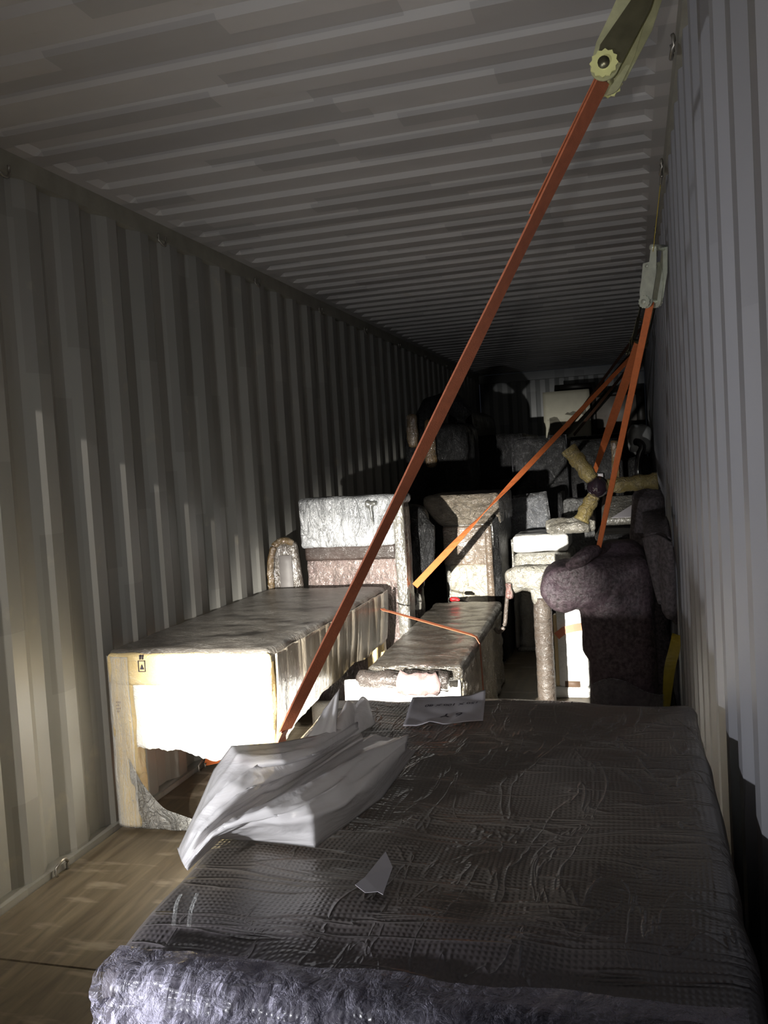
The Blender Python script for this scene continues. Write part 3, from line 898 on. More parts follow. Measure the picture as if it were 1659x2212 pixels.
rbox('lower_panel', wrap('bright_cardboard_film', (0.66, 0.60, 0.46), (0.80, 0.75, 0.62), (6, 6, 6), 0.4, 0.9, 0.01, 1.0, 0.12, 6.0), CB, (0.875, 6.085, 0.42), (1.15, 6.13, 0.725), 0.008, 0.018, amp=0.006, freq=18, seed=3)
rbox('edge_strip', M_TAN, CB, (1.135, 6.08, 0.02), (1.185, 6.14, 1.0), 0.01, 0.025, amp=0.004, seed=5)
rbox('lower_board', M_TAN, CB, (0.835, 6.10, 0.02), (1.14, 6.14, 0.43), 0.008, 0.03, amp=0.004, seed=6)
tube('tie_cord', M_INK, CB, [(0.86, 6.078, 0.49), (0.95, 6.072, 0.475), (1.05, 6.072, 0.455), (1.15, 6.074, 0.45)], 0.004, 6)
rbox('side_pad', M_BLACKF, CB, (1.185, 6.10, 0.02), (1.245, 6.7, 1.19), 0.03, 0.03, amp=0.008, seed=7)

rt = thing('red_tag', (0.97, 5.62, 0.54), 'small crumpled red tag lying at the far end of the bench', 'tag')
blob('tag_body', plain('red_plastic', (0.62, 0.02, 0.025), 0.4), rt, [rb_data((0.965, 5.60, 0.545), (1.02, 5.64, 0.572), 0.01, 0.01), rb_data((1.0, 5.595, 0.545), (1.035, 5.63, 0.564), 0.01, 0.01)], 0.006, 2)

# ------------------------------------------------------------------ 6. right-hand group
M_MILK = wrap('milky_film', (0.20, 0.185, 0.15), (0.42, 0.40, 0.34), (4, 4, 4), 0.35, 0.6, 0.012, 0.9, 0.14, 4.0)
M_KRAFT = wrap('kraft_spiral_wrap', (0.075, 0.058, 0.046), (0.115, 0.092, 0.073), (2, 2, 6), 0.5, 0.5, 0.01, 0.5, 0.25, 3.0, (0.5, 0.3, 0))
ST = thing('wrapped_stand', (1.62, 5.0, 0), 'T shaped stand with brown paper wound column and milky film arm', 'stand')
tube('column', M_KRAFT, ST, [(1.63, 5.02, 0.0 + 0.66 * i / 24) for i in range(25)], [0.050 + 0.003 * ((i * 0.37) % 1) for i in range(25)], 18, amp=0.003, freq=9)
blob('arm', M_MILK, ST, [rb_data((1.455, 4.95, 0.70), (1.72, 5.10, 0.845), 0.05, 0.04), rb_data((1.425, 4.96, 0.68), (1.52, 5.08, 0.83), 0.04, 0.04), rb_data((1.57, 4.97, 0.60), (1.70, 5.08, 0.76), 0.04, 0.04)], 0.014, 4, 0.015, 0.08)
rbox('arm_end', wrap('dark_red_film', (0.14, 0.06, 0.05), (0.22, 0.12, 0.10), (5, 5, 5), 0.3, 0.6, 0.01, 1.0, 0.1), ST, (1.435, 4.925, 0.665), (1.475, 4.965, 0.755), 0.012, 0.012, amp=0.01, freq=20)
tube('hanging_hook', M_KRAFT, ST, spline([(1.44, 5.0, 0.70), (1.425, 5.0, 0.60), (1.41, 5.0, 0.50), (1.375, 5.01, 0.46), (1.35, 5.02, 0.48)], 20), 0.012, 8)

BD = thing('foam_board', (1.74, 5.35, 0), 'bright white foam board with orange tape standing beside the brown column', 'board')
rbox('panel', M_FOAM, BD, (1.675, 5.31, 0.06), (1.855, 5.40, 0.55), 0.012, 0.02, amp=0.005)
rbox('base_block', M_FOAM, BD, (1.64, 5.29, 0.0), (1.86, 5.42, 0.065), 0.01, 0.02, amp=0.003)
rbox('panel_edge', M_CARD, BD, (1.655, 5.315, 0.06), (1.68, 5.39, 0.50), 0.006, 0.02, amp=0.003)
ribbon('orange_tape', plain('orange_tape', (0.62, 0.20, 0.10), 0.4), BD, [(1.675, 5.298, 0.375), (1.72, 5.296, 0.41), (1.78, 5.297, 0.425), (1.85, 5.30, 0.435)], (0.1, 0, 1), 0.045, 0.002)
rbox('brown_patch', plain('brown_patch', (0.13, 0.08, 0.05), 0.6), BD, (1.71, 5.302, 0.062), (1.80, 5.312, 0.10), 0.003, 0.05)

TB = thing('wrapped_pedestal_table', (1.42, 6.7, 0), 'white padded pedestal table with two stacked tops in clear film', 'table')
rbox('upper_top', M_FOAM, TB, (1.27, 6.48, 0.76), (1.68, 6.95, 0.885), 0.03, 0.022, amp=0.008, freq=9)
rbox('lower_top', M_MILK, TB, (1.285, 6.44, 0.61), (1.70, 6.95, 0.755), 0.03, 0.022, amp=0.008, freq=9, seed=3)
tube('pedestal', M_MILK, TB, [(1.345, 6.62, 0.03 + 0.60 * i / 16) for i in range(17)], [0.066 if i < 2 else 0.055 + 0.004 * math.sin(i) for i in range(17)], 18, amp=0.008, freq=16)
tube('leg', M_GREYP, TB, [(1.62, 6.85, 0.0), (1.62, 6.85, 0.62)], 0.03, 10)
rbox('foot_plate', M_GREYP, TB, (1.26, 6.55, 0.0), (1.68, 6.92, 0.035), 0.012, 0.04, amp=0.006)
rbox('edge_film', M_GREYP, TB, (1.262, 6.47, 0.05), (1.284, 6.9, 0.86), 0.01, 0.03, amp=0.008)

BU = thing('film_roll_bundle', (1.70, 6.45, 0.89), 'glossy clear film bundle lying across the white pedestal table', 'bundle')
blob('bundle_body', M_MILK, BU, [tube_data([(1.53, 6.52, 0.94), (1.62, 6.50, 0.945), (1.75, 6.50, 0.95), (1.88, 6.5, 0.955)], [0.05, 0.06, 0.06, 0.055], 14), tube_data([(1.56, 6.44, 0.92), (1.70, 6.42, 0.93), (1.84, 6.42, 0.935)], [0.035, 0.04, 0.04], 12)], 0.012, 2, 0.025, 0.06)

M_BLANKET = plain('purple_brown_blanket', (0.070, 0.050, 0.056), 0.95, 0, 0.45, 45, 0.9)
t = NT('blanket_fleece')
f1 = t.noise(55, 5); f2 = t.noise(6, 3)
c = t.mix(t.ramp(f1, [(0.35, 0.0), (0.68, 1.0)]), (0.018, 0.011, 0.012), (0.090, 0.062, 0.072))
c = t.mix(t.ramp(f2, [(0.45, 0.0), (0.7, 0.45)]), c, (0.06, 0.034, 0.052))
ff = t.noise(4, 4, t.mapping((7, 7, 1)))
nm = t.bump(t.math('ADD', f1, t.math('MULTIPLY', ff, 0.8)), 0.7, 0.008)
M_BLANKET = t.fin(c, 0.9, nm, 0, 0.25, 0.22)
SF = thing('blanket_wrapped_armchair', (2.02, 4.7, 0), 'armchair wrapped in purple brown blanket with rolled arm facing the gap', 'armchair')
blob('blanket_cover', M_BLANKET, SF, [
    rb_data((1.90, 4.50, 0.0), (2.235, 4.88, 0.93), 0.07, 0.05),
    rb_data((1.945, 4.60, 0.60), (2.205, 4.88, 1.00), 0.09, 0.05),
    tube_data([(1.795, 4.50, 0.775), (1.795, 4.7, 0.78), (1.80, 4.86, 0.78)], [0.12, 0.13, 0.12], 24),
    tube_data([(1.90, 4.49, 0.80), (1.90, 4.7, 0.81), (1.90, 4.86, 0.81)], [0.12, 0.13, 0.12], 24),
    rb_data((1.87, 4.52, 0.40), (1.98, 4.85, 0.75), 0.05, 0.05)], 0.016, 5, 0.022, 0.12)
fold = tube_data(spline([(1.83, 4.50, 0.895), (1.88, 4.47, 0.925), (1.94, 4.47, 0.965), (1.985, 4.50, 0.98)], 16), [0.02 + 0.02 * math.sin(i / 16 * 3.1) for i in range(17)], 12, amp=0.01, freq=20)
py('blanket_fold', fold[0], fold[1], M_BLANKET, SF, True)
def chair_film(u, v):
    x = 1.90 + 0.36 * u
    z = 0.0 + 0.29 * v + 0.04 * math.sin(u * 5)
    return (x, 4.475 - 0.012 * noise.noise(Vector((x * 12, z * 9, 1))), max(0.004, z))
curtain('film_band', M_FILM, SF, None, None, 40, 24, 0.0006, chair_film)
M_BLK2 = NT('grey_brown_blanket')
f1 = M_BLK2.noise(60, 5); f2 = M_BLK2.noise(3.5, 4)
c = M_BLK2.mix(M_BLK2.ramp(f1, [(0.35, 0.0), (0.68, 1.0)]), (0.040, 0.033, 0.034), (0.105, 0.088, 0.092))
M_BLK2 = M_BLK2.fin(c, 0.95, M_BLK2.bump(M_BLK2.math('ADD', f1, M_BLK2.math('MULTIPLY', f2, 2.0)), 0.6, 0.012), 0, 0)
RL = thing('rolled_blanket_bundle', (2.24, 5.05, 0), 'tall dark grey blanket bundle leaning between armchair and right wall', 'blanket')
blob('blanket_roll', M_BLK2, RL, [
    tube_data([(2.215, 5.35, 0.0), (2.215, 5.28, 0.5), (2.222, 5.14, 0.95), (2.235, 5.04, 1.22)], [0.105, 0.105, 0.10, 0.085], 20),
    tube_data([(2.235, 5.08, 0.35), (2.24, 5.02, 0.70), (2.245, 5.0, 0.93)], [0.07, 0.08, 0.07], 18),
    rb_data((2.19, 5.0, 0.0), (2.325, 5.30, 0.45), 0.05, 0.05)], 0.016, 4, 0.02, 0.13)
def flap_fn(u, v):
    a = Vector((2.205, 4.46, 1.03)).lerp(Vector((2.325, 4.30, 1.02)), u)
    b = Vector((2.262, 4.40, 0.72)).lerp(Vector((2.325, 4.34, 0.62)), u)
    p = a.lerp(b, v)
    p.y += -0.02 * math.sin(u * 3.1) - 0.015 * math.sin(u * 9 + v * 2)
    p.z += 0.03 * math.sin(u * 3.1) * (1 - v)
    p.x = min(p.x, 2.327)
    return p
curtain('blanket_flap', M_BLK2, RL, None, None, 24, 24, 0.018, flap_fn)
curtain('blanket_flap', M_BLK2, RL, None, None, 20, 20, 0.02, lambda u, v: Vector((2.20, 4.99, 1.10)).lerp(Vector((2.325, 4.93, 1.08)), u).lerp(Vector((2.215, 4.48, 1.02)).lerp(Vector((2.325, 4.32, 1.03)), u), v) + Vector((0, 0, 0.035 * math.sin(v * 3.1) + 0.01 * math.sin(u * 6))))

YS = thing('yellow_strap', (2.28, 4.55, 0.0), 'twisted yellow strap hanging beside the blanket wrapped armchair', 'strap')
yp = [(2.338, 4.62, 0.52), (2.325, 4.62, 0.45), (2.30, 4.62, 0.36), (2.285, 4.62, 0.26), (2.275, 4.62, 0.15), (2.27, 4.62, 0.004)]
yp = spline(yp, 24)
ribbon('webbing', M_YEL, YS, yp, [Vector((math.cos(-0.8 + 2.2 * i / 24), math.sin(-0.8 + 2.2 * i / 24) * 0.9, 0.2)) for i in range(25)], 0.055, 0.003)

# dark wrapped chest that carries the hub and the magazines
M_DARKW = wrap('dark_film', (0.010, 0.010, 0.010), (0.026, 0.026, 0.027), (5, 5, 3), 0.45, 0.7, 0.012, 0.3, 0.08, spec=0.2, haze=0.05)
M_DARKB = wrap('dark_brown_film', (0.055, 0.042, 0.033), (0.085, 0.066, 0.052), (4, 4, 6), 0.4, 0.5, 0.01, 0.6, 0.2)
CT = thing('dark_chest', (2.0, 6.2, 0), 'dark brown film wrapped chest behind the blanket armchair', 'chest')
rbox('chest_body', M_DARKB, CT, (1.91, 5.85, 0.0), (2.32, 6.75, 0.885), 0.03, 0.035, amp=0.008)
rbox('chest_lid', M_DARKW, CT, (1.90, 5.84, 0.88), (2.325, 6.76, 0.93), 0.02, 0.035, amp=0.006)

MG = thing('wrapped_catalogue', (2.05, 6.3, 0.93), 'flat grey and white wrapped packet on the dark chest', 'packet')
MM = Matrix.Translation((0, 0, 0.008)) @ rot((2.05, 6.3, 0.935), 'X', 24)
rbox('packet_body', M_GREYP, MG, (1.93, 6.30, 0.94), (2.27, 6.68, 0.99), 0.012, 0.025, amp=0.005, M=MM)
py('white_corner', [MM @ Vector(v) for v in ((2.0, 6.31, .995), (2.18, 6.312, .995), (2.17, 6.53, .995), (2.0, 6.31, .998), (2.18, 6.312, .998), (2.17, 6.53, .998))], [[2, 1, 0], [3, 4, 5], [0, 1, 4, 3], [1, 2, 5, 4], [2, 0, 3, 5]], M_PAPER, MG)

# hub with taped arms
M_YTAPE = wrap('yellow_foam_tape', (0.22, 0.165, 0.055), (0.30, 0.235, 0.085), (3, 3, 3), 0.55, 0.6, 0.01, 0.35, 0.3, 9.0)
HB = thing('three_armed_base', (1.92, 6.2, 1.23), 'dark round hub with three arms bound in yellow tape', 'furniture base')
HC = Vector((1.92, 6.17, 1.225))
hub_m = plain('dark_plum_gloss', (0.022, 0.013, 0.020), 0.15, 0, 0.2, 10, 0, 1.0)
vs, fs = [], []
prof = [(0.0, -0.085), (0.03, -0.080), (0.055, -0.062), (0.068, -0.035), (0.071, 0.0), (0.06, 0.02), (0.05, 0.05), (0.075, 0.07), (0.075, 0.10), (0.0, 0.10)]
sg = 28
for r_, y_ in prof:
    for k in range(sg):
        a = 2 * math.pi * k / sg
        vs.append(HC + Vector((r_ * math.cos(a), y_, r_ * math.sin(a))))
for i in range(len(prof) - 1):
    for k in range(sg):
        k2 = (k + 1) % sg
        fs.append([i * sg + k, i * sg + k2, (i + 1) * sg + k2, (i + 1) * sg + k])
py('hub', vs, fs, hub_m, HB, True)
for k, tip in enumerate(((1.735, 6.22, 1.505), (2.315, 6.22, 1.245), (1.80, 6.16, 1.00))):
    tp_ = Vector(tip)
    st = HC + (tp_ - HC).normalized() * 0.065 + Vector((0, 0.035, 0))
    n = 22
    rr = []
    for i in range(n + 1):
        u = i / n
        rr.append(0.050 + 0.006 * u + (0.004 if (i // 4) % 2 else -0.002))
    if k == 2: rr = [r * 0.92 for r in rr]
    tube('taped_arm', M_YTAPE, HB, [st.lerp(tp_, i / n) for i in range(n + 1)], rr, 14, amp=0.006, freq=25, seed=k)

# grey clear-wrapped panels behind the table
M_GREYF = wrap('grey_panel_film', (0.06, 0.065, 0.075), (0.13, 0.14, 0.155), (4, 4, 4), 0.3, 0.9, 0.014, 1.0, 0.1, 5.0)
GP = thing('grey_panel_pack', (1.35, 7.3, 0), 'tilted grey panel pack in glossy clear film above the white table', 'panel pack')
MG2 = rot((1.34, 7.25, 0.0), 'Y', -5)
rbox('panel_stack', M_GREYF, GP, (1.16, 7.20, 0.06), (1.56, 7.38, 1.13), 0.02, 0.03, amp=0.012, freq=12, M=MG2)
curtain('loose_film', M_FILM, GP, None, None, 30, 30, 0.0006, lambda u, v: MG2 @ Vector((1.12 + 0.46 * u, 7.17 + 0.03 * noise.noise(Vector((u * 6, v * 6, 2))), 0.80 + 0.36 * v)))
GQ = thing('silver_wrapped_box', (1.66, 7.3, 0), 'silvery film wrapped box standing behind the taped hub', 'box')
rbox('box_body', wrap('silver_crumple', (0.10, 0.10, 0.10), (0.22, 0.22, 0.215), (7, 7, 7), 0.3, 1.0, 0.018, 1.0, 0.1, 6.0), GQ, (1.60, 7.15, 0.0), (1.84, 7.5, 1.10), 0.03, 0.03, amp=0.014, freq=12)
rbox('black_edge', M_BLACKF, GQ, (1.565, 7.12, 0.0), (1.60, 7.5, 1.16), 0.012, 0.03, amp=0.008)

# ------------------------------------------------------------------ 7. dark stacks at the back
def stack(name, label, cat, lo, hi, mat, **k):
    th = thing(name, ((lo[0] + hi[0]) / 2, (lo[1] + hi[1]) / 2, lo[2]), label, cat)
    rbox('box_body', mat, th, lo, hi, 0.03, 0.05, amp=0.012, **k)
    return th
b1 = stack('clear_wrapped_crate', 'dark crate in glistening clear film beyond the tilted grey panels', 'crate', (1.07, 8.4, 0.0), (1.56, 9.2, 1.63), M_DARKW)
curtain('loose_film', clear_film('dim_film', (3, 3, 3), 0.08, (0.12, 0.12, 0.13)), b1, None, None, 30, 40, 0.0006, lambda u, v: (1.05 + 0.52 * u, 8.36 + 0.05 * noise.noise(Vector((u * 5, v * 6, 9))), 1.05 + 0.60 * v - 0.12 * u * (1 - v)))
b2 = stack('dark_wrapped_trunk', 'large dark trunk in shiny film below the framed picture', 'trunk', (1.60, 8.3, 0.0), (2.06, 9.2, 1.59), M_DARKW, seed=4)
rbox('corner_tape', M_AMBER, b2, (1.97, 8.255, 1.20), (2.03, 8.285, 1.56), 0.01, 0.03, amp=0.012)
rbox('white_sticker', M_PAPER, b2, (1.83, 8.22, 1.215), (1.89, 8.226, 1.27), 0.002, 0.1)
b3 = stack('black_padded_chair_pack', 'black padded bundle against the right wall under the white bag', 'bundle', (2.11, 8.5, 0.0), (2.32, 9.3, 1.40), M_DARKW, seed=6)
tube('bent_leg', plain('black_lacquer', (0.012, 0.011, 0.012), 0.3, 0, .2, 10, 0, .5), b3, spline([(2.20, 8.40, 1.15), (2.20, 8.40, 1.30), (2.22, 8.38, 1.42), (2.245, 8.38, 1.49), (2.22, 8.40, 1.53), (2.19, 8.44, 1.54)], 24), 0.034, 12)
WB = thing('white_cloth_bag', (2.24, 8.9, 1.42), 'crumpled white bag on dark bundles near the right wall', 'bag')
blob('bag_body', plain('white_bag', (0.42, 0.43, 0.42), 0.6, 0, .1, 8, .3, .3), WB, [rb_data((2.12, 8.62, 1.42), (2.33, 9.1, 1.70), 0.07, 0.05), tube_data([(2.15, 8.64, 1.68), (2.30, 8.7, 1.63)], [0.05, 0.04], 10)], 0.018, 3, 0.04, 0.1)

BT = thing('dark_tall_bundle', (0.48, 7.7, 0), 'tall dark bundle with tan taped pieces against the left wall', 'bundle')
blob('bundle_body', M_BLACKF, BT, [rb_data((0.20, 7.55, 0.0), (0.78, 8.2, 1.80), 0.08, 0.06), tube_data([(0.30, 7.7, 1.70), (0.45, 7.7, 1.98), (0.62, 7.75, 2.0), (0.75, 7.8, 1.85)], [0.10, 0.09, 0.10, 0.08], 14)], 0.025, 4, 0.05, 0.2)
rbox('tan_padding', M_AMBER, BT, (0.26, 7.47, 1.60), (0.36, 7.55, 1.90), 0.03, 0.03, amp=0.015, freq=15)
rbox('tan_padding', M_AMBER, BT, (0.42, 7.46, 1.42), (0.51, 7.54, 1.84), 0.03, 0.03, amp=0.015, freq=15, seed=3)
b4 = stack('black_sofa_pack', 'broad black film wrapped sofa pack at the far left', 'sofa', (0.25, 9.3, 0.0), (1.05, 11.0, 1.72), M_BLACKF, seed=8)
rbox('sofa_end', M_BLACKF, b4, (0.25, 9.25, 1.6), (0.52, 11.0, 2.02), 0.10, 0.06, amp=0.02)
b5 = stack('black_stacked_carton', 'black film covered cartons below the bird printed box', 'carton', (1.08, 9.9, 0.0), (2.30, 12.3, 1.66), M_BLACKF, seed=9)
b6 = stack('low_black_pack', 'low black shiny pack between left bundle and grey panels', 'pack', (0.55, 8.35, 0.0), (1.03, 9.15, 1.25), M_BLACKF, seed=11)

M_BIRDW = plain('bird_box_white', (0.54, 0.52, 0.41), 0.6, 0, 0.06, 10)
M_BIRDD = plain('bird_print', (0.16, 0.15, 0.11), 0.7)
BX = thing('printed_box', (1.36, 11.6, 1.66), 'off white box printed with dark shapes standing at the far back', 'box')
rbox('box_body', M_BIRDW, BX, (1.065, 11.5, 1.665), (1.655, 11.8, 2.28), 0.01, 0.05)
def blot(pts, parent, y):
    plate('print', M_BIRDD, parent, pts, (0, y, 0), (1, 0, 0), (0, 0, 1), (0, -1, 0), 0.003)
blot([(1.14, 1.68), (1.34, 1.68), (1.33, 1.80), (1.28, 1.88), (1.24, 1.945), (1.20, 1.955), (1.14, 1.94)], BX, 11.497)
blot([(1.335, 1.975), (1.37, 2.0), (1.40, 1.99), (1.44, 2.01), (1.48, 2.0), (1.48, 1.97), (1.42, 1.955), (1.38, 1.965)], BX, 11.497)
blot([(1.55, 1.96), (1.555, 2.03), (1.565, 2.03), (1.575, 1.99), (1.60, 2.03), (1.61, 1.98), (1.58, 1.95)], BX, 11.497)
M_FRAME = plain('black_frame', (0.02, 0.018, 0.016), 0.5)
FB = thing('black_frame_panel', (1.45, 11.93, 1.675), 'black edged frame standing behind the printed box', 'frame')
for lo, hi in (((1.19, 11.9, 1.675), (1.25, 11.96, 2.39)), ((1.66, 11.9, 1.675), (1.72, 11.96, 2.39)), ((1.25, 11.9, 2.31), (1.66, 11.96, 2.39)), ((1.25, 11.9, 1.675), (1.66, 11.96, 1.72))):
    rbox('frame_bar', M_FRAME, FB, lo, hi, 0.006, 0.3)
rbox('frame_panel', M_FRAME, FB, (1.25, 11.92, 1.72), (1.66, 11.94, 2.31), 0.003, 0.3)
PF = thing('framed_picture', (2.0, 11.6, 1.66), 'dark framed grey picture at the far back right', 'picture')
for lo, hi in (((1.675, 11.55, 1.665), (1.73, 11.60, 2.235)), ((2.22, 11.55, 1.665), (2.325, 11.60, 2.235)), ((1.73, 11.55, 2.165), (2.22, 11.60, 2.235)), ((1.73, 11.55, 1.665), (2.22, 11.60, 1.77))):
    rbox('frame_bar', M_FRAME, PF, lo, hi, 0.006, 0.3)
rbox('picture_panel', plain('grey_picture', (0.22, 0.20, 0.18), 0.5, 0, 0.15, 6), PF, (1.73, 11.57, 1.77), (2.22, 11.585, 2.165), 0.003, 0.3)

# ------------------------------------------------------------------ 8. ratchet straps
def disc_poly(r, a0=0, a1=360, n=24):
    return [(r * math.cos(math.radians(a0 + (a1 - a0) * i / n)), r * math.sin(math.radians(a0 + (a1 - a0) * i / n))) for i in range(n + (0 if a1 - a0 == 360 else 1))]

def ratchet(parent, base, d, w, s=1.0, main=M_ZINC, dark=M_DKST):
    """base: lower spool centre; d: along strap upwards; w: spool axis"""
    B = Vector(base); d = Vector(d).normalized(); w = Vector(w); w = (w - d * w.dot(d)).normalized()
    h = d.cross(w).normalized()
    body = bpy.data.objects.new('ratchet', None); COL.objects.link(body)
    body.parent = parent; body.matrix_parent_inverse = parent.matrix_world.inverted()
    R_ = 0.024 * s
    side = [(R_ * math.sin(math.radians(a)) * -1, R_ * math.cos(math.radians(a))) for a in range(-0, 181, 15)]
    outline = side + [(0.035 * s, -R_ * 1.15), (0.08 * s, -R_ * 0.9), (0.135 * s, -R_ * 0.7), (0.14 * s, R_ * 0.55), (0.10 * s, R_ * 1.1), (0.05 * s, R_ * 1.25)]
    for sg_ in (-1, 1):
        plate('side_plate', main, parent, outline, B + w * sg_ * 0.030 * s, d, h, w, 0.003 * s)
    hand = [(-0.012 * s, -R_ * 0.8), (0.03 * s, -R_ * 1.0), (0.12 * s, R_ * 0.2), (0.19 * s, R_ * 0.5), (0.19 * s, R_ * 1.4), (0.10 * s, R_ * 1.5), (0.01 * s, R_ * 0.9)]
    for sg_ in (-1, 1):
        plate('handle_plate', main if sg_ < 0 else dark, parent, hand, B + w * sg_ * 0.037 * s + h * 0.006 * s, d, h, w, 0.0025 * s)
    tube('handle_grip', dark, parent, [B + d * 0.188 * s + h * R_ * 1.0 - w * 0.042 * s, B + d * 0.188 * s + h * R_ * 1.0 + w * 0.042 * s], 0.011 * s, 12)
    for sg_ in (-1, 1):
        gear = []
        for i in range(24):
            r = 0.024 * s * (1.0 if i % 2 else 0.86)
            gear.append((r * math.cos(i * math.pi / 12), r * math.sin(i * math.pi / 12)))
        plate('ratchet_gear', M_GEAR if main is M_ZINC else main, parent, gear, B + w * sg_ * 0.043 * s, d, h, w, 0.004 * s)
    tube('spool', dark, parent, [B - w * 0.05 * s, B + w * 0.05 * s], 0.010 * s, 14)
    tube('crossbar', dark, parent, [B + d * 0.125 * s - w * 0.034 * s, B + d * 0.125 * s + w * 0.034 * s], 0.007 * s, 10)
    bpy.data.objects.remove(body)
    return B

def hook(parent, a, b, mat=M_DKST):
    a, b = Vector(a), Vector(b)
    s1 = Vector((0, 0.02, 0))
    tube('hook', mat, parent, spline([a, a.lerp(b, 0.6) + s1 * 0.4, b + Vector((0, 0, 0.012)), b + Vector((0.0, 0.012, 0.0)), b + Vector((0, 0.010, -0.02))], 20), 0.005, 8)

# near strap
S1 = thing('ratchet_strap', (1.5, 2.4, 1.3), 'long rust orange ratchet strap crossing the whole view from upper right', 'ratchet strap', 'ratchet straps')
P1 = Vector((2.153, 1.86, 2.212))
B1 = Vector((1.312, 1.985, 0.822))
dn = (P1 - B1).normalized()
d1 = (Vector((2.232, 1.86, 2.40)) - P1).normalized()
view1 = (CAM - P1).normalized()
path = lerp_path(B1, P1, 40)
ws = []
base_w = dn.cross(view1).normalized()
nrm1 = dn.cross(Vector((0, 1, 0))).normalized()
if nrm1.x < 0: nrm1.negate()
for i in range(41):
    ws.append(Vector((0, 1, 0)) + nrm1 * (0.30 + 0.06 * math.sin(i * 0.35)))
ribbon('webbing', M_WEB, S1, path, ws, 0.048, 0.004)
ribbon('webbing', M_WEB, S1, [B1, Vector((1.300, 1.985, 0.80)), Vector((1.296, 1.985, 0.4)), Vector((1.296, 1.985, 0.01))], (0, 1, 0), 0.048, 0.004)
ribbon('webbing', M_WEB, S1, [p - nrm1 * 0.006 for p in lerp_path(P1 - dn * 0.30, P1, 10)], Vector((0, 1, 0)) + nrm1 * 0.4, 0.040, 0.003)
wv = (view1 * 0.85 + dn.cross(view1) * -0.35 + Vector((0, 0, -0.35))).normalized()
ratchet(S1, P1, d1, wv, 1.15)
A1 = Vector((2.332, 1.64, 2.60))
T1 = P1 + d1 * 0.16
ribbon('anchor_webbing', M_YEL, S1, lerp_path(T1, A1 - (A1 - T1).normalized() * 0.06, 8), (0, 1, 0), 0.035, 0.003)
hook(S1, A1 - (A1 - T1).normalized() * 0.06, A1)
bpy.context.view_layer.update()

# second strap down to the armchair
S2 = thing('ratchet_strap', (2.1, 4.5, 1.5), 'orange ratchet strap with pale buckle running down to the blanket wrapped armchair', 'ratchet strap', 'ratchet straps')
P2 = Vector((2.275, 4.25, 2.135)); E2 = Vector((1.972, 4.50, 0.955)); A2 = Vector((2.332, 3.88, 2.60))
d2 = (P2 - E2).normalized()
v2 = (CAM - P2).normalized()
ws = [d2.cross(v2) * math.cos(0.9 - 0.5 * i / 20) + v2 * math.sin(0.9 - 0.5 * i / 20) for i in range(21)]
ribbon('webbing', M_WEB2, S2, lerp_path(E2, P2, 20), ws, 0.034, 0.004)
dd2 = (Vector((2.288, 4.22, 2.33)) - P2).normalized()
ratchet(S2, P2, dd2, v2 * 0.8 + d2.cross(v2) * -0.5, 1.25, M_ZINCP, M_ZINCP)
T2 = P2 + dd2 * 0.17
ribbon('anchor_webbing', M_YEL, S2, lerp_path(T2, A2 - (A2 - T2).normalized() * 0.06, 8), (0, 1, 0), 0.03, 0.003)
hook(S2, A2 - (A2 - T2).normalized() * 0.06, A2, M_STEEL)

# third, wide strap behind
S3 = thing('ratchet_strap', (2.0, 6.7, 1.6), 'wide bright orange strap with dark buckle dropping behind the taped hub', 'ratchet strap', 'ratchet straps')
P3_ = Vector((2.235, 6.35, 2.20)); E3 = Vector((1.865, 6.95, 1.30)); A3 = Vector((2.332, 6.12, 2.60))
d3 = (P3_ - E3).normalized(); v3 = (CAM - P3_).normalized()
ws = [d3.cross(v3) * math.cos(1.1 - 1.2 * min(1, i / 12)) + v3 * math.sin(1.1 - 1.2 * min(1, i / 12)) for i in range(21)]
ribbon('webbing', M_WEB2, S3, lerp_path(E3, P3_, 20), ws, 0.060, 0.004)
ratchet(S3, P3_, (A3 - P3_), d3.cross(v3) + v3 * 0.3, 1.3, M_DKST, M_DKST)
T3 = P3_ + (A3 - P3_).normalized() * 0.17
ribbon('anchor_webbing', M_WEBD, S3, lerp_path(T3, A3 - (A3 - T3).normalized() * 0.06, 6), (0, 1, 0), 0.045, 0.003)
hook(S3, A3 - (A3 - T3).normalized() * 0.06, A3)

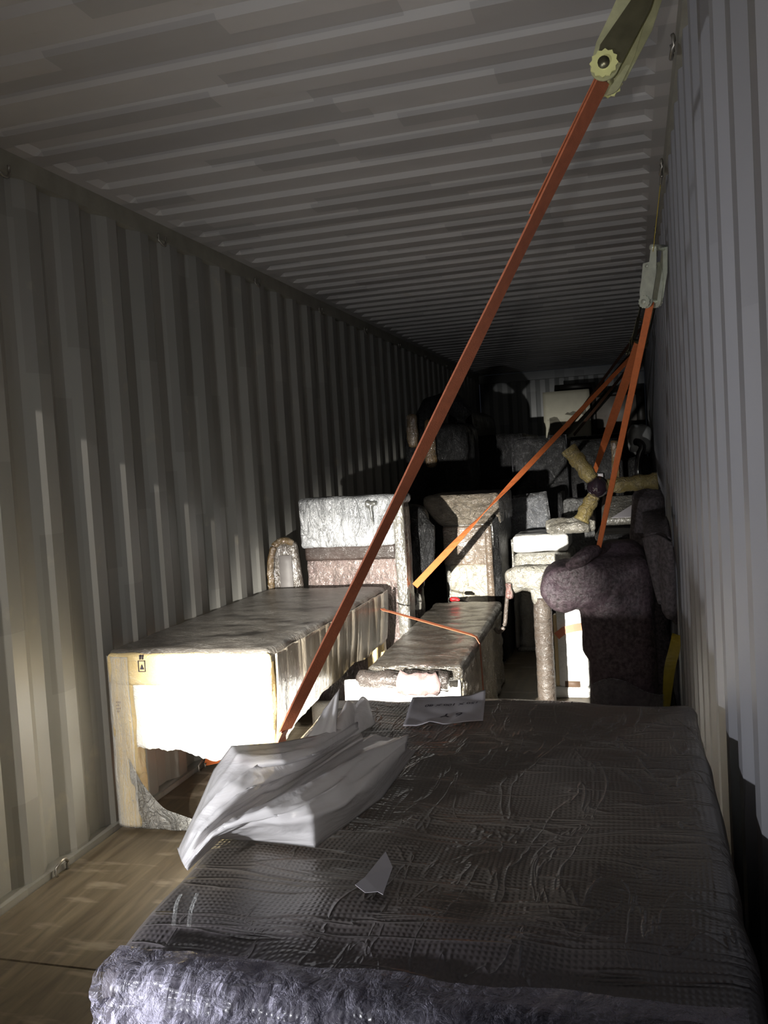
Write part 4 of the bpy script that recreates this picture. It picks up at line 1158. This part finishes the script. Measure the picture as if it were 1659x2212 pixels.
# fourth, long diagonal strap to the left
S4 = thing('ratchet_strap', (1.5, 6.2, 1.4), 'twisting orange strap running diagonally down to the black bundle between cabinets', 'ratchet strap', 'ratchet straps')
P4 = Vector((2.201, 6.6, 2.15)); E4 = Vector((0.866, 5.10, 0.726)); A4 = Vector((2.332, 7.24, 2.60))
d4 = (P4 - E4).normalized(); v4 = (CAM - P4).normalized()
pth = lerp_path(E4, P4, 40)
ws = []
for i in range(41):
    u = i / 40
    a = 0.15 if u < 0.12 else (0.15 + (u - 0.12) / 0.16 * 1.42 if u < 0.28 else (1.57 - (u - 0.28) / 0.15 * 1.0 if u < 0.43 else 0.57 + 0.6 * (u - 0.43)))
    ws.append(d4.cross(v4) * math.cos(a) + v4 * math.sin(a))
ribbon('webbing', M_WEB2, S4, pth, ws, 0.040, 0.004)
ratchet(S4, P4, (A4 - P4), d4.cross(v4) + v4 * 0.4, 1.2, M_DKST, M_DKST)
T4 = P4 + (A4 - P4).normalized() * 0.16
ribbon('anchor_webbing', M_WEBD, S4, lerp_path(T4, A4 - (A4 - T4).normalized() * 0.06, 6), (0, 1, 0), 0.04, 0.003)
hook(S4, A4 - (A4 - T4).normalized() * 0.06, A4)

# far dark straps
def far_strap(label, a, e, w_):
    th = thing('tie_strap', ((a[0] + e[0]) / 2, (a[1] + e[1]) / 2, (a[2] + e[2]) / 2), label, 'strap', 'dark straps at the back')
    a, e = Vector(a), Vector(e)
    dd = (a - e).normalized(); vv = (CAM - a).normalized()
    ribbon('webbing', M_WEBD, th, lerp_path(e, a, 12), dd.cross(vv) * 0.6 + vv * 0.8, w_, 0.004)
    hook(th, a - dd * 0.01, a + Vector((0.02, 0, 0.02)))
far_strap('thin dark strap highest of those crossing the printed box', (2.33, 8.36, 2.62), (1.40, 10.2, 1.70), 0.04)
far_strap('dark strap passing in front of the framed picture to the cartons', (2.33, 9.48, 2.62), (1.36, 10.6, 1.70), 0.045)
far_strap('short dark strap nearest the end wall corner', (2.33, 10.6, 2.62), (1.45, 11.3, 1.70), 0.05)
